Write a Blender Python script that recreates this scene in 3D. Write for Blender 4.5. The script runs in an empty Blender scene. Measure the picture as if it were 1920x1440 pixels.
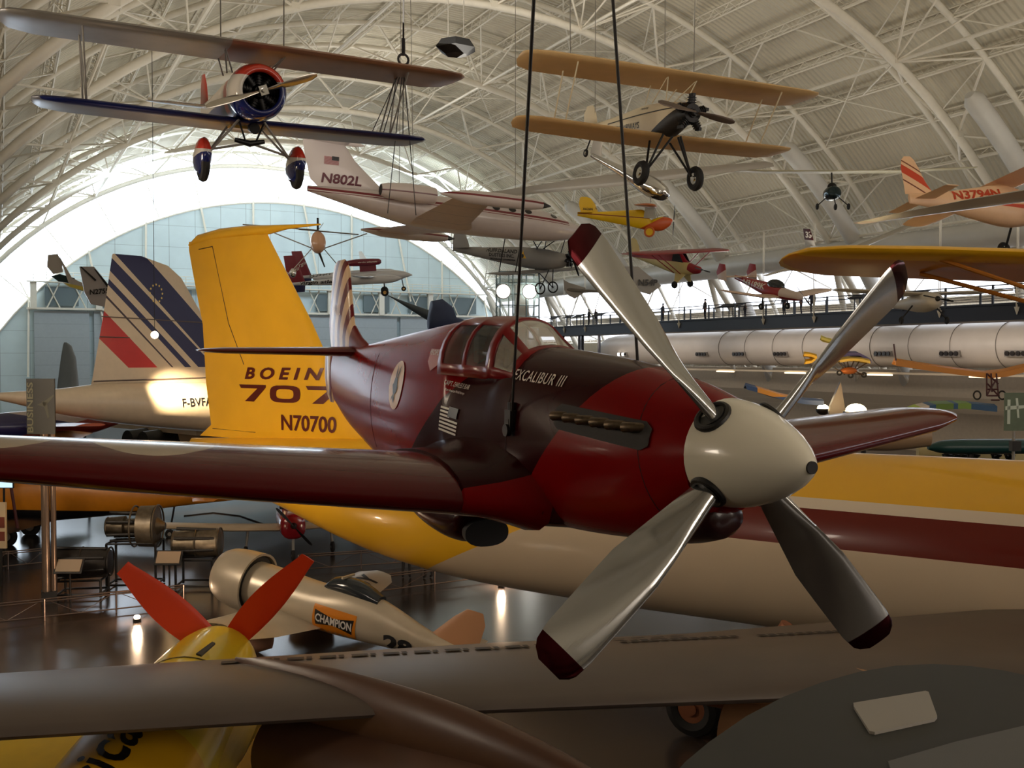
import bpy, bmesh, math, random
from mathutils import Vector, Matrix
from mathutils.bvhtree import BVHTree
random.seed(7)
SC = bpy.context.scene
COL = SC.collection
PI = math.pi
R_ = math.radians

# ---------------------------------------------------------------- camera, world, lights, exposure
EYE = 7.5                       # standing eye height above the hangar floor, on the raised walkway
FPX = 1900.0                    # focal length in pixels of the 1920 px wide frame
PITCH = math.atan(53.0 / FPX)
YAW = math.atan(960.0 * math.cos(PITCH) / FPX)
cam_data = bpy.data.cameras.new('camera')
cam = bpy.data.objects.new('camera', cam_data); COL.objects.link(cam)
cam_data.sensor_width = 36.0; cam_data.lens = 36.0 * FPX / 1920.0
cam_data.clip_start = 0.05; cam_data.clip_end = 600
cam.location = (0, 0, EYE)
cam.rotation_euler = (PI / 2 - PITCH, 0, -YAW)
SC.camera = cam

world = bpy.data.worlds.new('world'); SC.world = world
world.use_nodes = True
wn = world.node_tree.nodes['Background']
wn.inputs[0].default_value = (0.62, 0.80, 1.0, 1); wn.inputs[1].default_value = 1.0
SC.view_settings.view_transform = 'Standard'
SC.view_settings.look = 'None'
SC.view_settings.exposure = 0.38
SC.view_settings.gamma = 1.0
SC.view_settings.use_curve_mapping = False
SC.cycles.max_bounces = 7
SC.cycles.diffuse_bounces = 4
SC.cycles.glossy_bounces = 4
SC.cycles.transmission_bounces = 6
SC.cycles.transparent_max_bounces = 10
SC.cycles.sample_clamp_indirect = 6.0
SC.cycles.caustics_reflective = False
SC.cycles.caustics_refractive = False

HX, HZ = 28.8, -8.5             # axis of the hangar's arch
R_SKIN, R_OUT, R_IN = 42.0, 41.2, 39.0
Y_END, Y_BACK = 130.0, -34.0
RIBS = [12.6 + 16 * k for k in range(-2, 8)]

def arch(theta, r, y):
    t = R_(theta)
    return Vector((HX + r * math.sin(t), y, HZ + r * math.cos(t)))

def area_light(name, loc, rot, sx, sy, power, rgb):
    d = bpy.data.lights.new(name, 'AREA'); d.shape = 'RECTANGLE'; d.size = sx; d.size_y = sy
    d.energy = power; d.color = rgb
    o = bpy.data.objects.new(name, d); COL.objects.link(o); o.location = loc; o.rotation_euler = rot
    return o

WARM = (1.0, 0.80, 0.58)
DAY = (0.72, 0.88, 1.0)
# unseen area lights standing in for truss uplights, shining up at the decking (the hangar's own roof lighting)
for k, y in enumerate([-14, 2, 18, 34, 50, 66, 82, 98, 114]):
    f = 1.0 if y < 80 else 0.8
    area_light('roof_uplight', (HX - 20, y, 15.0), (PI, R_(20), 0), 3.0, 9.0, 400 * f, (1.0, 0.93, 0.80))
    area_light('roof_uplight', (HX + 22, y, 14.0), (PI, R_(-14), 0), 3.0, 9.0, 275 * f, (1.0, 0.93, 0.80))
    if k % 2 == 0:
        area_light('roof_uplight', (HX, y, 22.0), (PI, 0, 0), 3.0, 9.0, 820 * f, (1.0, 0.93, 0.82))

# unseen area lights added to brighten the door wall and the right-hand wall
area_light('end_wall_fill', (HX, 108, 27), (R_(72), 0, 0), 46, 5, 3900, DAY)
for y in (44, 64, 84): area_light('wall_wash', (54.5, y, 8.9), (0, R_(-78), 0), 1.2, 16, 230, (1.0, .86, .70))
area_light('left_hall_light', (-8.5, 12, 12.5), (R_(76), 0, R_(-84)), 3, 9, 1900, (1.0, .86, .70))  # unseen warm wash added from the left for the fighter and tails
area_light('left_hall_light', (-8, 26, 12.5), (R_(72), 0, R_(-75)), 3, 9, 4200, (1.0, .84, .66))

def at(px, py, depth):
    """point seen at that place of the frame, at that distance along the view axis"""
    fh = Vector((math.sin(YAW), math.cos(YAW), 0)); up0 = Vector((0, 0, 1))
    right = Vector((math.cos(YAW), -math.sin(YAW), 0))
    fwd = fh * math.cos(PITCH) - up0 * math.sin(PITCH); up = fh * math.sin(PITCH) + up0 * math.cos(PITCH)
    return Vector((0, 0, EYE)) + (fwd + right * ((px - 960) / FPX) - up * ((py - 720) / FPX)) * depth
def at_z(px, py, z):
    a = at(px, py, 1.0) - Vector((0, 0, EYE)); return Vector((0, 0, EYE)) + a * ((z - EYE) / a.z)
def at_x(px, py, x):
    a = at(px, py, 1.0) - Vector((0, 0, EYE)); return Vector((0, 0, EYE)) + a * (x / a.x)
def at_y(px, py, y):
    a = at(px, py, 1.0) - Vector((0, 0, EYE)); return Vector((0, 0, EYE)) + a * (y / a.y)
# ---------------------------------------------------------------- helpers
def lin(c):
    c = c / 255.0
    return c / 12.92 if c <= 0.04045 else ((c + 0.055) / 1.055) ** 2.4
def rgb(c):
    return (lin(c[0]), lin(c[1]), lin(c[2]), 1.0)

_M = {}
def mat(name, c=(128, 128, 128), rough=0.5, metal=0.0, coat=0.0, emit=0.0, ecol=None, noise=0.0, nscale=4.0,
        regions=None, bump=0.0, bscale=20.0, wave=None, alpha=1.0, trans=0.0, spec=0.5, aniso=False, panels=None):
    """principled material; regions = [(conditions, colour)] paints shapes fixed to the object's own coordinates;
    a condition is ('p', nx,ny,nz,d): n.P > d, or ('s', cx,cy,cz, r, sx,sy,sz): |(P-c)*s| < r"""
    if name in _M: return _M[name]
    m = bpy.data.materials.new(name); m.use_nodes = True
    nt = m.node_tree; N = nt.nodes; L = nt.links; b = N['Principled BSDF']
    b.inputs['Base Color'].default_value = rgb(c)
    b.inputs['Roughness'].default_value = rough
    b.inputs['Metallic'].default_value = metal
    b.inputs['Specular IOR Level'].default_value = spec
    b.inputs['Coat Weight'].default_value = coat
    b.inputs['Coat Roughness'].default_value = 0.06
    b.inputs['Alpha'].default_value = alpha
    b.inputs['Transmission Weight'].default_value = trans
    if emit:
        b.inputs['Emission Color'].default_value = rgb(ecol or c)
        b.inputs['Emission Strength'].default_value = emit
    tc = N.new('ShaderNodeTexCoord')
    out = None
    if regions:
        sep_in = tc.outputs['Object']
        cur = N.new('ShaderNodeRGB'); cur.outputs[0].default_value = rgb(c); cur = cur.outputs[0]
        for conds, cc in regions:
            fac = None
            for cd in conds:
                if cd[0] == 'p':
                    v = N.new('ShaderNodeVectorMath'); v.operation = 'DOT_PRODUCT'
                    L.new(sep_in, v.inputs[0]); v.inputs[1].default_value = cd[1:4]
                    g = N.new('ShaderNodeMath'); g.operation = 'GREATER_THAN'; L.new(v.outputs['Value'], g.inputs[0]); g.inputs[1].default_value = cd[4]
                else:
                    s = N.new('ShaderNodeVectorMath'); s.operation = 'SUBTRACT'; L.new(sep_in, s.inputs[0]); s.inputs[1].default_value = cd[1:4]
                    q = N.new('ShaderNodeVectorMath'); q.operation = 'MULTIPLY'; L.new(s.outputs[0], q.inputs[0]); q.inputs[1].default_value = cd[5:8]
                    l = N.new('ShaderNodeVectorMath'); l.operation = 'LENGTH'; L.new(q.outputs[0], l.inputs[0])
                    g = N.new('ShaderNodeMath'); g.operation = 'LESS_THAN'; L.new(l.outputs['Value'], g.inputs[0]); g.inputs[1].default_value = cd[4]
                if fac is None: fac = g.outputs[0]
                else:
                    mm = N.new('ShaderNodeMath'); mm.operation = 'MULTIPLY'; L.new(fac, mm.inputs[0]); L.new(g.outputs[0], mm.inputs[1]); fac = mm.outputs[0]
            mx = N.new('ShaderNodeMix'); mx.data_type = 'RGBA'
            if fac is None: mx.inputs[0].default_value = 1.0
            else: L.new(fac, mx.inputs[0])
            L.new(cur, mx.inputs[6]); mx.inputs[7].default_value = rgb(cc); cur = mx.outputs[2]
        out = cur
    if noise:
        nz = N.new('ShaderNodeTexNoise'); nz.inputs['Scale'].default_value = nscale; nz.inputs['Detail'].default_value = 5
        L.new(tc.outputs['Object'], nz.inputs['Vector'])
        mr = N.new('ShaderNodeMapRange'); mr.inputs[1].default_value = 0.3; mr.inputs[2].default_value = 0.7
        mr.inputs[3].default_value = 1.0 - noise; mr.inputs[4].default_value = 1.0 + noise
        L.new(nz.outputs['Fac'], mr.inputs[0])
        mu = N.new('ShaderNodeVectorMath'); mu.operation = 'SCALE'
        if out is None: mu.inputs[0].default_value = rgb(c)[:3]
        else: L.new(out, mu.inputs[0])
        L.new(mr.outputs[0], mu.inputs['Scale']); out = mu.outputs[0]
    if panels:                                   # dark seams every (a,b,c) metres along the object's axes
        for ax, step, w in panels:
            sx = N.new('ShaderNodeSeparateXYZ'); L.new(tc.outputs['Object'], sx.inputs[0])
            md = N.new('ShaderNodeMath'); md.operation = 'PINGPONG'; L.new(sx.outputs[ax], md.inputs[0]); md.inputs[1].default_value = step / 2
            lt = N.new('ShaderNodeMath'); lt.operation = 'LESS_THAN'; L.new(md.outputs[0], lt.inputs[0]); lt.inputs[1].default_value = w
            sc = N.new('ShaderNodeMath'); sc.operation = 'MULTIPLY_ADD'; L.new(lt.outputs[0], sc.inputs[0]); sc.inputs[1].default_value = -0.45; sc.inputs[2].default_value = 1.0
            mu = N.new('ShaderNodeVectorMath'); mu.operation = 'SCALE'
            if out is None: mu.inputs[0].default_value = rgb(c)[:3]
            else: L.new(out, mu.inputs[0])
            L.new(sc.outputs[0], mu.inputs['Scale']); out = mu.outputs[0]
    if out is not None: L.new(out, b.inputs['Base Color'])
    if wave:                                     # (axis vector, period, strength) corrugation
        ax, per, st = wave
        d = N.new('ShaderNodeVectorMath'); d.operation = 'DOT_PRODUCT'; L.new(tc.outputs['Object'], d.inputs[0]); d.inputs[1].default_value = ax
        m1 = N.new('ShaderNodeMath'); m1.operation = 'MULTIPLY'; L.new(d.outputs['Value'], m1.inputs[0]); m1.inputs[1].default_value = 2 * PI / per
        m2 = N.new('ShaderNodeMath'); m2.operation = 'SINE'; L.new(m1.outputs[0], m2.inputs[0])
        bp = N.new('ShaderNodeBump'); bp.inputs['Strength'].default_value = st; bp.inputs['Distance'].default_value = per * .3
        L.new(m2.outputs[0], bp.inputs['Height']); L.new(bp.outputs[0], b.inputs['Normal'])
    elif bump:
        nz = N.new('ShaderNodeTexNoise'); nz.inputs['Scale'].default_value = bscale; nz.inputs['Detail'].default_value = 3
        L.new(tc.outputs['Object'], nz.inputs['Vector'])
        if aniso:
            mp = N.new('ShaderNodeMapping'); mp.inputs['Scale'].default_value = aniso
            L.new(tc.outputs['Object'], mp.inputs[0]); L.new(mp.outputs[0], nz.inputs['Vector'])
        bp = N.new('ShaderNodeBump'); bp.inputs['Strength'].default_value = bump; bp.inputs['Distance'].default_value = 0.02
        L.new(nz.outputs['Fac'], bp.inputs['Height']); L.new(bp.outputs[0], b.inputs['Normal'])
    _M[name] = m
    return m

def emis(name, c, strength):
    if name in _M: return _M[name]
    m = bpy.data.materials.new(name); m.use_nodes = True; nt = m.node_tree
    nt.nodes.clear(); e = nt.nodes.new('ShaderNodeEmission'); o = nt.nodes.new('ShaderNodeOutputMaterial')
    e.inputs[0].default_value = rgb(c); e.inputs[1].default_value = strength
    nt.links.new(e.outputs[0], o.inputs[0]); _M[name] = m
    return m

def frame_of(d):
    d = Vector(d).normalized()
    a = Vector((0, 0, 1)) if abs(d.z) < 0.9 else Vector((1, 0, 0))
    u = d.cross(a).normalized(); v = d.cross(u).normalized()
    return u, v

class MB:
    """collects shapes in one coordinate frame; build() links them as one mesh object"""
    def __init__(s): s.v = []; s.f = []; s.m = []
    def add(s, vs, fs, mi=0):
        o = len(s.v); s.v += [tuple(x) for x in vs]; s.f += [tuple(i + o for i in f) for f in fs]; s.m += [mi] * len(fs)
        return s
    def box(s, c, d, mi=0, rot=None, taper=1.0):
        c = Vector(c); hx, hy, hz = d[0] / 2, d[1] / 2, d[2] / 2
        vs = []
        for z in (-1, 1):
            k = taper if z > 0 else 1.0
            for x, y in ((-1, -1), (1, -1), (1, 1), (-1, 1)):
                p = Vector((x * hx * k, y * hy * k, z * hz))
                vs.append(c + (rot @ p if rot else p))
        return s.add(vs, [(3, 2, 1, 0), (4, 5, 6, 7), (0, 1, 5, 4), (1, 2, 6, 5), (2, 3, 7, 6), (3, 0, 4, 7)], mi)
    def cyl(s, p, q, r0, r1=None, n=12, mi=0, caps=True):
        p, q = Vector(p), Vector(q); r1 = r0 if r1 is None else r1
        u, v = frame_of(q - p); vs = []
        for c, r in ((p, r0), (q, r1)):
            for i in range(n):
                a = 2 * PI * i / n; vs.append(c + (u * math.cos(a) + v * math.sin(a)) * r)
        fs = [(i, (i + 1) % n, n + (i + 1) % n, n + i) for i in range(n)]
        if caps: fs += [tuple(range(n - 1, -1, -1)), tuple(range(n, 2 * n))]
        return s.add(vs, fs, mi)
    def bar(s, p, q, r, n=4, mi=0): return s.cyl(p, q, r, r, n, mi, True)
    def tube(s, pts, r, n=8, mi=0, closed=False):
        pts = [Vector(p) for p in pts]; rings = []
        for i, p in enumerate(pts):
            if closed: d = pts[(i + 1) % len(pts)] - pts[i - 1]
            else: d = pts[min(i + 1, len(pts) - 1)] - pts[max(i - 1, 0)]
            rr = r[i] if isinstance(r, (list, tuple)) else r
            if i == 0: u, v = frame_of(d)
            else:
                dn = d.normalized(); u = (u - dn * u.dot(dn)).normalized(); v = dn.cross(u)
            rings.append([p + (u * math.cos(2 * PI * k / n) + v * math.sin(2 * PI * k / n)) * rr for k in range(n)])
        if closed: rings.append(rings[0])
        return s.loft(rings, not closed, not closed, mi)
    def loft(s, rings, cap0=True, cap1=True, mi=0, closed=True, mif=None):
        n = len(rings[0]); vs = [p for r in rings for p in r]; o = len(s.v)
        s.v += [tuple(p) for p in vs]
        for i in range(len(rings) - 1):
            for k in range(n if closed else n - 1):
                a, b = i * n + k, i * n + (k + 1) % n
                s.f.append((o + a, o + b, o + b + n, o + a + n)); s.m.append(mif(i, k) if mif else mi)
        if cap0: s.f.append(tuple(o + k for k in range(n - 1, -1, -1))); s.m.append(mi)
        if cap1: s.f.append(tuple(o + (len(rings) - 1) * n + k for k in range(n))); s.m.append(mi)
        return s
    def ball(s, c, r, sc=(1, 1, 1), nu=16, nv=10, mi=0, rot=None, zmin=-1.0, zmax=1.0):
        rings = []; c = Vector(c); a0 = math.acos(max(-1, min(1, zmax))); a1 = math.acos(max(-1, min(1, zmin)))
        for j in range(nv + 1):
            t = a0 + (a1 - a0) * j / nv; rr = max(math.sin(t), 1e-4)
            ring = []
            for i in range(nu):
                a = -2 * PI * i / nu
                p = Vector((rr * math.cos(a) * r * sc[0], rr * math.sin(a) * r * sc[1], math.cos(t) * r * sc[2]))
                ring.append(c + (rot @ p if rot else p))
            rings.append(ring)
        return s.loft(rings, True, True, mi)
    def plate(s, pts, n, th, mi=0):
        """polygon (3D points) given thickness th along n"""
        n = Vector(n).normalized() * th / 2; k = len(pts); P = [Vector(p) for p in pts]
        vs = [p + n for p in P] + [p - n for p in P]
        fs = [tuple(range(k)), tuple(range(2 * k - 1, k - 1, -1))] + [(i, k + i, k + (i + 1) % k, (i + 1) % k) for i in range(k)]
        return s.add(vs, fs, mi)
    def torus(s, c, ax, R, r, n=24, m=8, mi=0, sq=1.0):
        c = Vector(c); u, v = frame_of(ax); a = Vector(ax).normalized(); rings = []
        for i in range(n):
            t = 2 * PI * i / n; d = u * math.cos(t) + v * math.sin(t)
            rings.append([c + d * (R + r * math.cos(2 * PI * k / m)) + a * (r * sq * math.sin(2 * PI * k / m)) for k in range(m)])
        rings.append(rings[0]); return s.loft(rings, False, False, mi)
    def build(s, name, mats, parent=None, ang=38, matrix=None):
        me = bpy.data.meshes.new(name); me.from_pydata(s.v, [], s.f)
        if not isinstance(mats, (list, tuple)): mats = [mats]
        for m in mats: me.materials.append(m)
        me.polygons.foreach_set('material_index', s.m)
        me.polygons.foreach_set('use_smooth', [True] * len(s.f))
        bm = bmesh.new(); bm.from_mesh(me)
        if len(s.f) < 60000:
            bmesh.ops.remove_doubles(bm, verts=bm.verts, dist=1e-5)
            bmesh.ops.recalc_face_normals(bm, faces=bm.faces)
        bm.to_mesh(me); bm.free()
        me.set_sharp_from_angle(angle=R_(ang)); me.update()
        o = bpy.data.objects.new(name, me); COL.objects.link(o)
        if parent is not None: o.parent = parent
        if matrix is not None: o.matrix_local = matrix
        return o
    def bvh(s): return BVHTree.FromPolygons([Vector(v) for v in s.v], s.f)

def tag(o, label=None, cat=None, group=None, kind=None):
    if label: o['label'] = label
    if cat: o['category'] = cat
    if group: o['group'] = group
    if kind: o['kind'] = kind
    return o
def thing(name, label, cat, loc=(0, 0, 0), rot=None, group=None):
    o = bpy.data.objects.new(name, None); COL.objects.link(o); o.empty_display_size = .2
    M = (rot.to_4x4() if rot is not None else Matrix.Identity(4)); M.translation = Vector(loc)
    o.matrix_world = M
    return tag(o, label, cat, group)
def copy_tree(o, parent=None, kids=None):
    c = o.copy(); COL.objects.link(c); c.parent = parent
    for ch in o.children: copy_tree(ch, c)
    return c
def att(h, p, r):
    """heading about Z, nose up, roll"""
    return Matrix.Rotation(R_(h), 3, 'Z') @ Matrix.Rotation(R_(-p), 3, 'Y') @ Matrix.Rotation(R_(r), 3, 'X')

def ring(x, zt, zb, w, n=28, e=2.0, zc=None, eb=None, y0=0.0):
    """superellipse cross-section of a body at station x"""
    zc = (zt + zb) / 2 if zc is None else zc; eb = eb or e; pts = []
    for i in range(n):
        a = 2 * PI * i / n; ca, sa = math.cos(a), math.sin(a); ee = e if sa >= 0 else eb
        k = (abs(ca) ** ee + abs(sa) ** ee) ** (-1 / ee)
        pts.append(Vector((x, y0 + w * k * ca, zc + (zt - zc if sa >= 0 else zc - zb) * k * sa)))
    return pts
def body_loft(mb, st, n=28, mi=0, mif=None, caps=(True, True)):
    """st: (x, ztop, zbottom, halfwidth[, exponent[, zc]]); smoothed along x"""
    st = [tuple(s) + (2.0,) * (5 - len(s)) for s in st]
    fine = []
    for i in range(len(st) - 1):
        for t in (0, .25, .5, .75):
            g = []
            for j in range(5):
                p0, p1, p2, p3 = st[max(i - 1, 0)][j], st[i][j], st[i + 1][j], st[min(i + 2, len(st) - 1)][j]
                x0, x1, x2, x3 = st[max(i - 1, 0)][0], st[i][0], st[i + 1][0], st[min(i + 2, len(st) - 1)][0]
                if j == 0: g.append(p1 + (p2 - p1) * t); continue
                h = x2 - x1
                m1 = (p2 - p0) / (x2 - x0) if i > 0 else (p2 - p1) / h
                m2 = (p3 - p1) / (x3 - x1) if i < len(st) - 2 else (p2 - p1) / h
                t2, t3 = t * t, t * t * t
                g.append((2 * t3 - 3 * t2 + 1) * p1 + (t3 - 2 * t2 + t) * h * m1 + (-2 * t3 + 3 * t2) * p2 + (t3 - t2) * h * m2)
            fine.append(g)
    fine.append(list(st[-1]))
    mb.loft([ring(g[0], g[1], g[2], max(g[3], .004), n, max(g[4], 1.2)) for g in fine], caps[0], caps[1], mi, True, mif)
    return mb

def foil(n=10, camber=0.02, blunt=1.0):
    """closed airfoil outline, x 0 (nose) .. 1 (trailing edge), thickness unit"""
    up, lo = [], []
    for i in range(n + 1):
        x = (1 - math.cos(PI * i / n)) / 2
        yt = 5 * (0.2969 * math.sqrt(x) - 0.1260 * x - 0.3516 * x * x + 0.2843 * x ** 3 - 0.1036 * x ** 4)
        up.append((x, yt)); lo.append((x, -yt))
    return up, lo
def wing(mb, secs, n=10, mi=0, camber=.35, mif=None, lat=(0, 1, 0)):
    """secs: (xLE, lateral, chord, vertical, thickness[, twist deg]); x forward so chord runs to -x.
    lat (0,1,0): wing; (0,0,1): fin, where 'vertical' becomes sideways offset"""
    up, lo = foil(n); rings = []; fin = lat[2] == 1
    for s in secs:
        x, y, c, z, th = s[:5]; tw = R_(s[5]) if len(s) > 5 else 0
        pts = []
        for (a, t) in up + lo[-2:0:-1]:
            t2 = t * th + (camber * th * 4 * a * (1 - a) * .5 if not fin else 0)
            dx, dz = -a * c, t2 * c
            if tw: dx, dz = dx * math.cos(tw) - dz * math.sin(tw), dx * math.sin(tw) + dz * math.cos(tw)
            pts.append(Vector((x + dx, z + dz, y)) if fin else Vector((x + dx, y, z + dz)))
        rings.append(pts)
    mb.loft(rings, True, True, mi, True, mif)
    return mb
def mirror_secs(secs): return [(s[0], -s[1]) + tuple(s[2:]) for s in reversed(secs)]
def full_wing(mb, half, **k):
    """half: root..tip sections with lateral >= 0; builds both sides as one surface"""
    return wing(mb, mirror_secs(half) + [s for s in half if s[1] > 0 or half[0][1] > 0][(0 if half[0][1] > 0 else 0):], **k)

def blade_rings(L, r0, chord, beta, th, n=8, steps=14, hand=1):
    """propeller blade along +z, shaft along +x; chord(t), beta(t) degrees, th(t) ratio"""
    up, lo = foil(n); rings = []
    for i in range(steps + 1):
        t = i / steps; z = r0 + (L - r0) * t; c = chord(t); b = R_(beta(t)); k = th(t)
        pts = []
        for a, tt in up + lo[-2:0:-1]:
            u = (0.42 - a) * c; w = tt * k * c + (0.25 * k * c * (1 - (2 * a - 1) ** 2))
            pts.append(Vector((u * math.sin(b) + w * math.cos(b), hand * (-u * math.cos(b) + w * math.sin(b)), z)))
        rings.append(pts)
    return rings

_T = {}
def text_geo(s, bold=0.0, shear=0.0, spacing=1.0):
    key = (s, bold, shear, spacing)
    if key in _T: return _T[key]
    cu = bpy.data.curves.new('t', 'FONT'); cu.body = s; cu.size = 1.0; cu.offset = bold; cu.shear = shear
    cu.space_character = spacing; cu.resolution_u = 3
    o = bpy.data.objects.new('t', cu); COL.objects.link(o)
    dg = bpy.context.evaluated_depsgraph_get(); dg.update()
    me = bpy.data.meshes.new_from_object(o.evaluated_get(dg))
    vs = [(v.co.x, v.co.y) for v in me.vertices]; fs = [tuple(p.vertices) for p in me.polygons]
    bpy.data.objects.remove(o); bpy.data.curves.remove(cu); bpy.data.meshes.remove(me)
    x0, x1 = min(v[0] for v in vs), max(v[0] for v in vs); y0, y1 = min(v[1] for v in vs), max(v[1] for v in vs)
    vs = [((x - x0) / (x1 - x0), (y - y0) / (y1 - y0)) for x, y in vs]
    _T[key] = (vs, fs); return _T[key]
def poly_geo(pts): return (list(pts), [tuple(range(len(pts)))])
def ellipse_geo(cx, cy, rx, ry, n=24): return poly_geo([(cx + rx * math.cos(2 * PI * i / n), cy + ry * math.sin(2 * PI * i / n)) for i in range(n)])
def join_geo(gs):
    vs, fs = [], []
    for v, f in gs:
        o = len(vs); vs += v; fs += [tuple(i + o for i in q) for q in f]
    return vs, fs

def decal(name, geo, m, parent, o, u, v, n, target=None, off=0.006, seg=None, label=None):
    """lays flat artwork (unit coords) on a surface: P = o + a*u + b*v, projected along -n on the target shape"""
    o, u, v, n = Vector(o), Vector(u), Vector(v), Vector(n).normalized()
    bm = bmesh.new(); vv = [bm.verts.new((a, b, 0)) for a, b in geo[0]]
    for f in geo[1]:
        try: bm.faces.new([vv[i] for i in f])
        except ValueError: pass
    for q in bm.verts: q.co = o + u * q.co.x + v * q.co.y
    bm.normal_update()
    bmesh.ops.triangulate(bm, faces=bm.faces)
    if target is not None:
        seg = seg or max(u.length, v.length) / 12
        for _ in range(5):
            es = [e for e in bm.edges if e.calc_length() > seg]
            if not es: break
            bmesh.ops.subdivide_edges(bm, edges=es, cuts=1); bmesh.ops.triangulate(bm, faces=[f for f in bm.faces if len(f.verts) > 3])
        tr = target if isinstance(target, BVHTree) else target.bvh(); dead = []
        for q in bm.verts:
            hit = tr.ray_cast(q.co + n * 3.0, -n)
            if hit[0] is None: dead.append(q)
            else: q.co = hit[0] + n * off
        if dead: bmesh.ops.delete(bm, geom=dead, context='VERTS')
    else:
        for q in bm.verts: q.co += n * off
    bm.normal_update()
    for f in bm.faces:
        if f.normal.dot(n) < 0: f.normal_flip()
    me = bpy.data.meshes.new(name); bm.to_mesh(me); bm.free(); me.materials.append(m)
    ob = bpy.data.objects.new(name, me); COL.objects.link(ob); ob.parent = parent
    if label: ob['label'] = label
    return ob
def wheel(mb, c, ax, R, w, mi=0, mh=1, n=22):
    """tyre with a hub disc"""
    c = Vector(c); a = Vector(ax).normalized(); mb.torus(c, a, R - w / 2, w / 2, n, 8, mi)
    mb.cyl(c - a * w * .3, c + a * w * .3, R - w * .75, None, n, mh)
    mb.cyl(c - a * w * .42, c + a * w * .42, R * .22, None, 10, mh)
    return mb
def struct(o, name=None):
    o['kind'] = 'structure'; return o
# ---------------------------------------------------------------- the hangar
M_ROOF = mat('roof_decking', (206, 198, 178), rough=.75, wave=((0, 1, 0), .42, .55), noise=.05, nscale=.4)
M_STEEL = mat('white_steel', (226, 220, 206), rough=.5, noise=.04, nscale=2)
M_DUCT = mat('duct_grey', (200, 198, 192), rough=.45, noise=.04, nscale=1)
M_GLASSDAY = emis('daylight_glazing', (225, 240, 255), 5.0)
M_STRIPDAY = emis('daylight_strip', (238, 244, 255), 3.0)
M_ENDWALL = mat('door_wall', (200, 216, 220), rough=.6, noise=.04, nscale=.6, panels=[(0, 3.1, .03), (2, 2.6, .02)])
M_SIDEWALL = mat('side_wall_metal', (196, 186, 166), rough=.7, wave=((0, 1, 0), .3, .35), noise=.05, nscale=.5)
M_FLOOR = mat('polished_concrete', (54, 45, 40), rough=.2, noise=.25, nscale=.35, spec=.45)

def skin(t0, t1, y0, y1, r, nt, thick=.25, m=None, name='ceiling'):
    mb = MB(); rings = []
    for i in range(nt + 1):
        t = t0 + (t1 - t0) * i / nt
        a, b = arch(t, r, y0), arch(t, r, y1); c, d = arch(t, r + thick, y1), arch(t, r + thick, y0)
        rings.append([a, b, c, d])
    mb.loft(rings, True, True); return mb.build(name, m, ang=60)
T_STRIP0, T_STRIP1 = 55.8, 60.8                 # angle of the right-hand daylight strip on the arch
struct(skin(-78.3, T_STRIP0, Y_BACK, Y_END + .5, R_SKIN, 60, m=M_ROOF))
struct(skin(T_STRIP0, T_STRIP1, Y_BACK, Y_END + .5, R_SKIN + .1, 4, .08, M_STRIPDAY, 'window_1'))
struct(skin(61.8, 64.6, Y_BACK, Y_END + .5, R_SKIN - .12, 4, .08, M_STRIPDAY, 'window_4'))
struct(skin(T_STRIP1, 78.3, Y_BACK, Y_END + .5, R_SKIN, 10, m=M_SIDEWALL, name='wall_right'))

fl = MB(); fl.box((HX, (Y_BACK + Y_END) / 2, -.15), (84, Y_END - Y_BACK, .3)); struct(fl.build('floor', M_FLOOR))
bw = MB(); bw.box((HX, Y_BACK - .2, 16), (88, .4, 36)); struct(bw.build('wall_back', M_SIDEWALL))

# end wall: sliding-door wall below a flat arch, glazing from that arch up to the roof
def end_arch(n=48):
    pts = []
    for i in range(n + 1):
        x = -6.6 + (70.6 + 6.6) * i / n
        dx = (x - 32.5) / 40.0
        z = -13 + 40 * math.sqrt(max(0, 1 - dx * dx)) if abs(dx) < 1 else 0
        pts.append((x, max(z, .1)))
    return pts
ew = MB(); pts = [Vector((x, Y_END - .1, z)) for x, z in end_arch()]
pts += [Vector((70.6, Y_END - .1, -.1)), Vector((-6.6, Y_END - .1, -.1))]
ew.plate(pts, (0, -1, 0), .4); struct(ew.build('wall_end', M_ENDWALL))
gw = MB(); ring_o = [arch(-78 + 156 * i / 60, R_SKIN, Y_END + .3) for i in range(61)]
gw.plate(ring_o, (0, -1, 0), .08); struct(gw.build('window_2', M_GLASSDAY))
# sloping struts and mullions of the glazing
ms = MB(); ea = end_arch()
for i in range(3, 47, 3):
    x, z = ea[i]
    t = math.degrees(math.atan2(x - HX, z - HZ)); o = arch(t, R_SKIN - .1, Y_END - .2)
    ms.bar((x, Y_END - .35, z), o, .07, 6)
for i in range(2, 46, 4):
    x, z = ea[i]
    ms.bar((x, Y_END - .6, z + .2), (x + (1.6 if i % 8 == 2 else -.2), Y_END - 1.2, z - 9), .13, 6)
ms.tube([Vector((x, Y_END - .4, z)) for x, z in ea[2:-2]], .12, 6)
struct(ms.build('trim_1', M_STEEL))

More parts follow.
